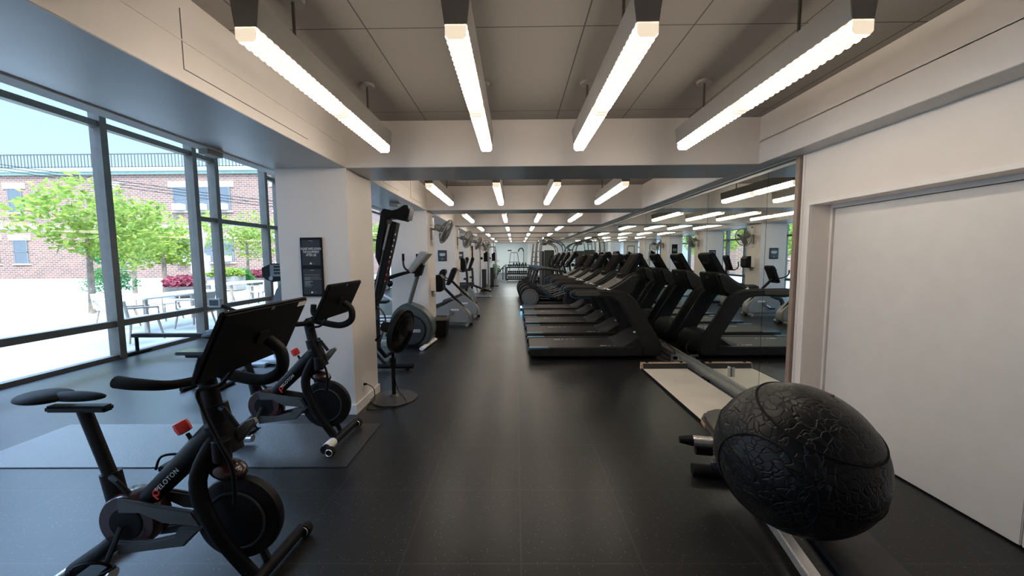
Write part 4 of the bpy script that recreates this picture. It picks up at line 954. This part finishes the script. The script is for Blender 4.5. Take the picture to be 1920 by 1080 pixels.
MB().lathe([(.02, -.10), (.22, -.09), (.24, 0), (.22, .09), (.02, .10)], (.40, .1, .40), 'y', 28).build('flywheel_cage', BLK, rw)
MB().box(-1.5, .45, .05, .15, .28, .34, .01).build('slide_rail', BLKM, rw); MB().ell((-.15, .1, .37), (.13, .14, .04)).build('sliding_seat', BLK, rw)
MB().tube([(-1.45, -.12, .03), (-1.45, .32, .03)], .03, 8).tube([(-1.45, .1, .03), (-1.45, .1, .3)], .025, 8).tube([(.4, -.15, .03), (.4, .35, .03)], .03, 8).build('floor_frame', BLKM, rw)
wt = empty('treadmill', (-5.3, 7.6, 0), 'pale curved treadmill at the window behind the spin bikes', 'treadmill')
MB().prism([(0, .0), (1.8, .0), (1.8, .30), (1.5, .36), (1.2, .30), (.3, .28), (0, .24)], 'y', 0, .7, .03).build('deck', LGREY, wt)
MB().tube([(1.5, .05, .3), (1.35, .05, .85), (.8, .05, .90)], .03, 8, 4).tube([(1.5, .65, .3), (1.35, .65, .85), (.8, .65, .90)], .03, 8, 4).build('handrail', BLK, wt)
MB().ell((1.45, .35, .62), (.28, .25, .08)).build('hood', mat('hood_pale', (.55, .58, .60), .35), wt)
fb = empty('flat_bench', (-3.95, 4.45, 0), 'flat black exercise bench near the window behind the near bike', 'bench')
MB().box(-.08, .5, -.11, .11, .42, .46, .015).build('pad', mat('bench_vinyl', (.02, .02, .022), .2), fb); MB().box(-.02, .45, -.03, .03, .37, .42, .01).tube([(.02, -.15, .025), (.02, .15, .025)], .025, 8).tube([(.42, -.15, .025), (.42, .15, .025)], .025, 8).tube([(.02, 0, .03), (.15, 0, .4)], .022, 8).tube([(.42, 0, .03), (.3, 0, .4)], .022, 8).build('frame', BLKM, fb)
cr = empty('squat_rack', (-3.9, 9.2, 0), 'white tubular rack by the window in the second bay', 'rack')
MB().tube([(0, 0, .03), (.5, 0, .75), (.38, 0, .95)], .025, 8).tube([(.5, 0, .75), (1.0, 0, .45), (1.1, 0, .03)], .025, 8).tube([(0, .5, .03), (.5, .5, .75), (.38, .5, .95)], .025, 8).tube([(0, 0, .03), (1.1, 0, .03)], .03, 8).tube([(0, .5, .03), (1.1, .5, .03)], .03, 8).tube([(0, 0, .03), (0, .5, .03)], .03, 8).build('frame', WPL, cr)
MB().box(.1, .7, .1, .4, .42, .48, .02).build('seat_pad', BLK, cr)

# ------------------------------------------------------------------ plywood slide board, cables
sb = empty('slide_board', (0, 0, 0), 'pale plywood slide board lying along the mirrors', 'board')
MB().box(1.725, 2.33, 2.8, 5.10, .004, .022, .003).build('board', PLY, sb)
MB().box(1.715, 1.727, 2.8, 5.10, 0, .024, .001).build('edge_strip', RUB, sb)
MB().prism([(5.07, .022), (5.09, .088), (5.145, .092), (5.15, 0), (5.07, 0)], 'x', 1.715, 2.34, .003).build('end_bumper', WOODY, sb)
MB().prism([(5.066, .022), (5.086, .086), (5.080, .088), (5.058, .022)], 'x', 1.735, 2.335, 0).build('bumper_face', DGREY, sb, smooth=False)
for x in (1.80, 2.27): MB().lathe([(.02, .091), (.02, .10), (.01, .104)], (x, 5.12, 0), 'z', 12).build('bolt', BLK, sb)
ex = empty('outlet_box', (2.33, 5.42, 0), 'small open metal outlet box among the cables at the mirror foot', 'outlet')
MB().box(-.06, .06, -.04, .04, 0, .05, .004).box(-.06, .06, .035, .045, .05, .11, .002).build('box', SILV, ex); MB().box(-.05, .0, -.05, .0, .06, .10, .004).build('plug_block', BLK, ex)
for i, pts in enumerate(([(2.215, 5.72, .03), (2.23, 5.6, .02), (2.28, 5.5, .012), (2.24, 5.38, .012), (2.30, 5.40, .06)], [(2.20, 5.85, .20), (2.28, 5.75, .24), (2.36, 5.65, .16), (2.37, 5.55, .10), (2.32, 5.45, .09)], [(2.05, 5.70, .012), (2.15, 5.45, .012), (2.28, 5.36, .012), (2.34, 5.50, .012)], [(2.35, 6.62, .02), (2.37, 6.1, .015), (2.36, 5.8, .015), (2.35, 5.62, .05)])):
    tag(MB().tube(pts, .006, 6, 6).build('power_cable', BLK), ['black power cable curling up to the outlet box', 'black power cable arching above the metal raceway', 'black power cable lying flat behind the plywood board', 'black power cable running on toward the second treadmill'][i], 'cable', 'cables behind the nearest treadmill')
tag(MB().box(XM - .055, XM - .013, 4.27, 4.28, .16, .27, .002).box(XM - .02, XM - .013, 4.27, 4.33, .16, .27, .001).build('mirror_tag', PAPER), 'small white card bracket sticking out from the mirror above the board', 'bracket')
tag(MB().box(2.335, 2.375, 4.55, 4.70, .0, .03, .004).build('rubber_wedge', RUB), 'small black rubber wedge at the metal raceway', 'wedge')

# ------------------------------------------------------------------ weight bench and exercise ball, lower right
be = empty('weight_bench', (1.54, 2.54, 0), 'chrome and black weight bench beneath the exercise ball', 'bench', rz=math.radians(-11))
# local: +y toward the far end, -y toward the camera
MB().tube([(-.30, -.02, .045), (.28, -.02, .045)], .042, 14).build('rear_foot', RUB, be)
MB().tube([(-.28, -1.55, .045), (.28, -1.55, .045)], .042, 14).build('front_foot', RUB, be)
MB().box(-.03, .03, -1.55, -.02, .03, .09, .008).build('floor_beam', CHRM, be)
MB().tube([(-.36, -.20, .34), (.30, -.20, .34)], .033, 16).build('cross_tube', CHRM, be)
MB().tube([(-.43, -.20, .34), (-.35, -.20, .34)], [.022, .036, .036], 16).build('tube_cap', BLK, be)
MB().tube([(.29, -.20, .34), (.37, -.20, .34)], [.036, .036, .022], 16).build('tube_cap', BLK, be)
MB().tube([(-.26, -.16, .26), (.22, -.16, .26)], .026, 14).build('lower_tube', CHRM, be)
MB().tube([(-.32, -.16, .26), (-.22, -.16, .26)], .032, 14).build('lower_grip', BLK, be)
MB().tube([(-.22, -.18, .20), (-.14, -.18, .20)], .018, 10).build('bolt', CHRM, be)
MB().ell((-.17, -.18, .165), (.06, .05, .045)).build('lock_knob', BLK, be)
MB().tube([(0, -.10, .05), (0, -.14, .36)], .03, 12).tube([(0, -1.3, .05), (0, -1.25, .34)], .03, 12).build('legs', CHRM, be)
pad = MB(); pad.prism([(-.232, -.02), (-.222, .08), (-.18, .17), (-.10, .23), (0, .25), (.10, .23), (.18, .17), (.222, .08), (.232, -.02), (.232, -.40), (-.232, -.40)], 'z', .345, .405, .022, 4); pad.build('seat_pad', mat('brown_black_vinyl', (.035, .028, .027), .38, var=.3, scale=9), be)
MB().box(-.236, -.226, -.045, .045, .360, .386, .003).build('leather_tag', TANL, be)
MB().box(-.14, .14, -1.5, -.42, .345, .402, .022).build('back_pad', MATS['brown_black_vinyl'], be)
ball = empty('exercise_ball', (1.1696, 1.5443, .7081), 'big black crackle textured exercise ball on the bench', 'ball')
bb = MB().ell((0, 0, 0), (.30, .30, .30), None, 96, 48).build('shell', ball_mat(), ball)
q = Vector((.15, -.35, .92)).normalized().to_track_quat('Z', 'Y').to_matrix()
b = MB()
b.ring(q @ Vector((0, 0, .205)), .2195, .0045, q, 80, 8); b.ring(q @ Vector((0, 0, .02)), .2998, .004, q, 80, 8); b.build('seam_ring', RUB, ball)
qq = Vector((-.75, -.45, -.12)).normalized().to_track_quat('Z', 'Y').to_matrix()
b = MB(); b.ring(qq @ Vector((0, 0, .24)), .180, .0045, qq, 64, 8); b.build('side_ring', RUB, ball)
tg = MB().ell((.10, -.05, .2785), (.012, .008, .003)).build('red_valve_mark', mat('faded_red', (.25, .03, .03), .5), ball)

# ------------------------------------------------------------------ outdoors
def stuff(o, label, cat): tag(o, label, cat, kind='stuff'); return o
struct(MB().box(-70, XG - .07, -20, 90, -.2, -.02).build('patio_ground', FOLED, smooth=False), 'sunlit pale stone patio outside the windows', 'ground')
bl = empty('brick_building', (0, 32, 0), 'red brick apartment building across the patio', 'building')
MB().box(-60, -13.5, 0, 8, -.1, 9.0).build('brick_wall', BRICK, bl, smooth=False)
MB().box(-60, -13.4, -.35, .0, 8.85, 9.15).box(-60, -13.4, -.2, 0, 8.65, 8.85).build('cornice', mat('copper_green', (.30, .40, .34), .7, var=.15), bl, smooth=False)
for x in [-44.5, -42.0, -34.0, -28.0, -26.2, -24.4, -19.5, -17.2, -15.4]:
    for zb in (1.3, 5.6):
        wn = MB().box(x - .55, x + .55, -.04, 0, zb, zb + 1.95).build('window', mat('dark_window', (.12, .13, .14), .2), bl, smooth=False)
        MB().box(x - .62, x + .62, -.06, -.0, zb + .94, zb + 1.0).box(x - .62, x - .52, -.06, 0, zb, zb + 1.95).box(x + .52, x + .62, -.06, 0, zb, zb + 1.95).build('sash', MGREY, wn, smooth=False)
        MB().box(x - .95, x + .95, -.07, 0, zb + 1.95, zb + 2.45).box(x - .8, x + .8, -.1, 0, zb - .12, zb).build('stone_lintel', mat('limestone', (.50, .44, .36), .8), wn, smooth=False)
        if x in (-28.0, -26.2, -24.4): MB().box(x - .40, x + .40, -.5, -.02, zb + .05, zb + .55, .02).build('air_conditioner', WPL, wn)
MB().box(-60, -13.5, -.03, 0, 4.2, 4.45).build('stone_band', MATS['limestone'], bl, smooth=False)
rl = empty('roof_railing', (0, 31.8, 9.15), 'thin metal railing along the roof of the brick building', 'railing')
b = MB(); x = -46
while x < -14:
    b.box(x, x + .05, 0, .04, 0, 1.1); x += .28
b.box(-46, -14, -.01, .05, 1.08, 1.16).box(-46, -14, 0, .04, .08, .13); b.build('balusters', BRZ, rl, smooth=False)
pb = empty('rooftop_block', (0, 35, 9.01), 'grey penthouse block behind the roof railing', 'building')
MB().box(-27.5, -15, 0, 4, 0, 1.15).box(-38, -29.8, 0, 4, 0, 1.1).build('wall', mat('grey_render', (.40, .38, .35), .8), pb, smooth=False); MB().box(-24.0, -15.0, -.2, 4, 1.15, 1.25).build('roof_edge', STEEL, pb, smooth=False)
for i in range(3):
    tag(MB().tube([(-40, 29.5, 9.0 - i * .22), (-28, 29.5, 7.25 - i * .22), (-20, 29.5, 6.15 - i * .22), (-15, 29.5, 5.7 - i * .2)], .025, 6, 6).build('overhead_wire', BLK), ['uppermost overhead wire crossing before the brick building', 'middle overhead wire crossing before the brick building', 'lowest overhead wire crossing before the brick building'][i], 'wire', 'overhead wires across the patio')
# trees
def tree(loc, h, rad, m, seed, label, n=2600, bush=False):
    r = empty('tree' if not bush else 'shrub', loc, label, 'tree' if not bush else 'shrub', 'trees and shrubs on the patio')
    rnd = random.Random(seed)
    if not bush:
        MB().tube([(0, 0, 0), (.05, 0, h * .4), (0, .05, h * .75)], [.09, .07, .03], 8, 4).build('trunk', BARK, r)
    cl = [(rnd.uniform(-.55, .55) * rad, rnd.uniform(-.55, .55) * rad, h * rnd.uniform(.45, .86) if not bush else h * rnd.uniform(.3, .7), rad * rnd.uniform(.35, .6)) for _ in range(9)]
    def f(rr_):
        c = rr_.choice(cl); p = blob(c[0], c[1], c[2], c[3], c[3], c[3] * .7)(rr_); return p
    leaves(n, f, .10 if not bush else .05, seed).build('foliage', m, r, smooth=False)
    return r
T = [(-16.0, 22.5, 4.4, 2.2, GREEN, 'bright leafy tree behind the lime planter'), (-14.6, 15.6, 3.6, 1.7, GREEN, 'leafy tree behind the crimson bowl planter'), (-17.8, 17.5, 3.6, 1.6, DGREEN, 'darker tree at the left edge of the patio'),
     (-13.2, 25.5, 4.0, 2.0, GREEN, 'bright tree right of the lime planter'), (-13.6, 29.2, 4.2, 1.5, GREEN, 'bright tree near the brick building corner'),
     (-12.5, 11.0, 3.9, 1.9, GREEN, 'leafy tree on the patio opposite the near windows'), (-12.8, 6.4, 3.8, 1.9, GREEN, 'leafy tree on the patio toward the near end'), (-10.6, 20.0, 4.3, 1.8, GREEN, 'leafy tree close to the second bay windows'), (-10.4, 24.4, 4.2, 1.7, GREEN, 'leafy tree close to the fourth bay windows'), (-9.8, 28.4, 4.4, 1.7, GREEN, 'leafy tree close to the far windows'), (-10.2, 33.0, 4.4, 1.9, GREEN, 'leafy tree beyond the far windows')]
for i, (x, y, h, rad, m_, lab) in enumerate(T): tree((x, y, 0), h, rad, m_, 10 + i, lab, 2300)
for i, (x, y, h, rad, m_, lab) in enumerate([(-14.6, 20.15, 1.35, .6, DGREEN, 'clipped dark green hedge ball above the lime planter'), (-16.9, 15.6, 1.6, 1.0, DGREEN, 'dark green shrub left of the crimson bowl planter'), (-9.9, 17.6, 1.5, .8, DGREEN, 'dark green shrub near the second bay windows')]):
    tree((x, y, 0), h, rad, m_, 40 + i, lab, 2200, True)
def bowl(loc, R, label, m_, seed):
    r = empty('bowl_planter', loc, label, 'planter', 'round planters with crimson leaves')
    MB().lathe([(R * .45, 0), (R * .8, .18), (R, .45), (R * .94, .46), (R * .85, .38)], (0, 0, 0), 'z', 28).build('bowl', mat('dark_planter', (.14, .12, .11), .6), r)
    leaves(900, blob(0, 0, .62, R * 1.1, R * 1.1, .30), .09, seed).build('foliage', m_, r, smooth=False); return r
bowl((-13.6, 15.4, 0), .62, 'dark bowl planter with crimson leaves, nearer one', REDL, 61)
bowl((-15.2, 22.0, 0), .62, 'dark bowl planter with crimson leaves right of the lime planter', REDL, 62)
tp = empty('trough_planter', (-14.4, 18.7, 0), 'long stone trough planter with lime green leaves', 'planter')
MB().box(-.85, .75, -.35, .35, 0, .72, .02).build('trough', CONC, tp); leaves(1300, blob(0, 0, .85, .95, .5, .28), .09, 63).build('foliage', LIME, tp, smooth=False)
um = empty('patio_umbrella', (-9.35, 11.2, 0), 'closed beige patio umbrella behind the narrow window pane', 'umbrella')
b = MB(); bm = b.bm; rings = []
for (r_, z) in ((.02, 2.65), (.09, 2.5), (.14, 2.1), (.09, 1.75), (.12, 1.68), (.19, 1.35), (.20, 1.15)):
    rings.append([bm.verts.new(((r_ * (1 + .22 * math.cos(q * PI))) * math.cos(2 * PI * q / 16), (r_ * (1 + .22 * math.cos(q * PI))) * math.sin(2 * PI * q / 16), z)) for q in range(16)])
for a, c in zip(rings, rings[1:]):
    for q in range(16): bm.faces.new((a[q], a[(q + 1) % 16], c[(q + 1) % 16], c[q]))
b.build('canopy', UMB, um); MB().tube([(0, 0, 0), (0, 0, 2.7)], .025, 8).build('pole', SILV, um); MB().box(-.25, .25, -.25, .25, 0, .08, .01).build('base', CONC, um)
def table(loc, label, L2=1.0):
    r = empty('patio_table', loc, label, 'table', 'patio tables'); MB().box(-.45, .45, -L2, L2, .71, .745, .008).build('tabletop', mat('table_pale', (.62, .62, .60), .35), r)
    for sx_ in (-.36, .36):
        for sy_ in (-L2 + .1, L2 - .1): MB().box(sx_ - .03, sx_ + .03, sy_ - .03, sy_ + .03, 0, .71).build('leg', TEAK, r)
table((-8.2, 8.9, 0), 'pale patio table right outside the near window panes', 1.1); table((-9.6, 13.2, 0), 'pale patio table farther out behind the mullions', 1.1)
def chair(loc, rz, label, first=None):
    if first: return copy_tree(first, loc=loc, label=label, rz=rz)
    r = empty('patio_chair', loc, label, 'chair', 'patio chairs', rz=rz)
    MB().box(-.24, .24, -.24, .24, .42, .46, .015).build('seat', WICK, r)
    b = MB(); b.prism([(-.27, .46), (-.22, .46), (-.27, .80), (-.32, .80)], 'y', -.25, .25, .012); b.build('backrest', WICK, r)
    for sx_ in (-.22, .22):
        for sy_ in (-.22, .22): MB().tube([(sx_ * .9, sy_ * .9, .44), (sx_ * 1.2, sy_ * 1.15, 0)], [.024, .016], 8).build('leg', TEAK, r)
    for sy_ in (-.25, .25): MB().tube([(.2, sy_, .44), (.2, sy_, .64), (-.26, sy_, .66)], .018, 8).build('armrest', TEAK, r)
    return r
c0 = chair((-7.25, 7.15, 0), 1.2, 'patio chair close to the glass in front of the near table')
chair((-7.35, 8.55, 0), PI, 'patio chair on the window side of the near table', c0)
chair((-9.1, 8.5, 0), 0, 'patio chair on the garden side of the near table', c0)
chair((-9.05, 9.6, 0), 0, 'patio chair at the far corner of the near table', c0)
chair((-8.7, 12.8, 0), PI, 'patio chair on the window side of the farther table', c0)
chair((-10.5, 13.4, 0), 0, 'patio chair on the garden side of the farther table', c0)
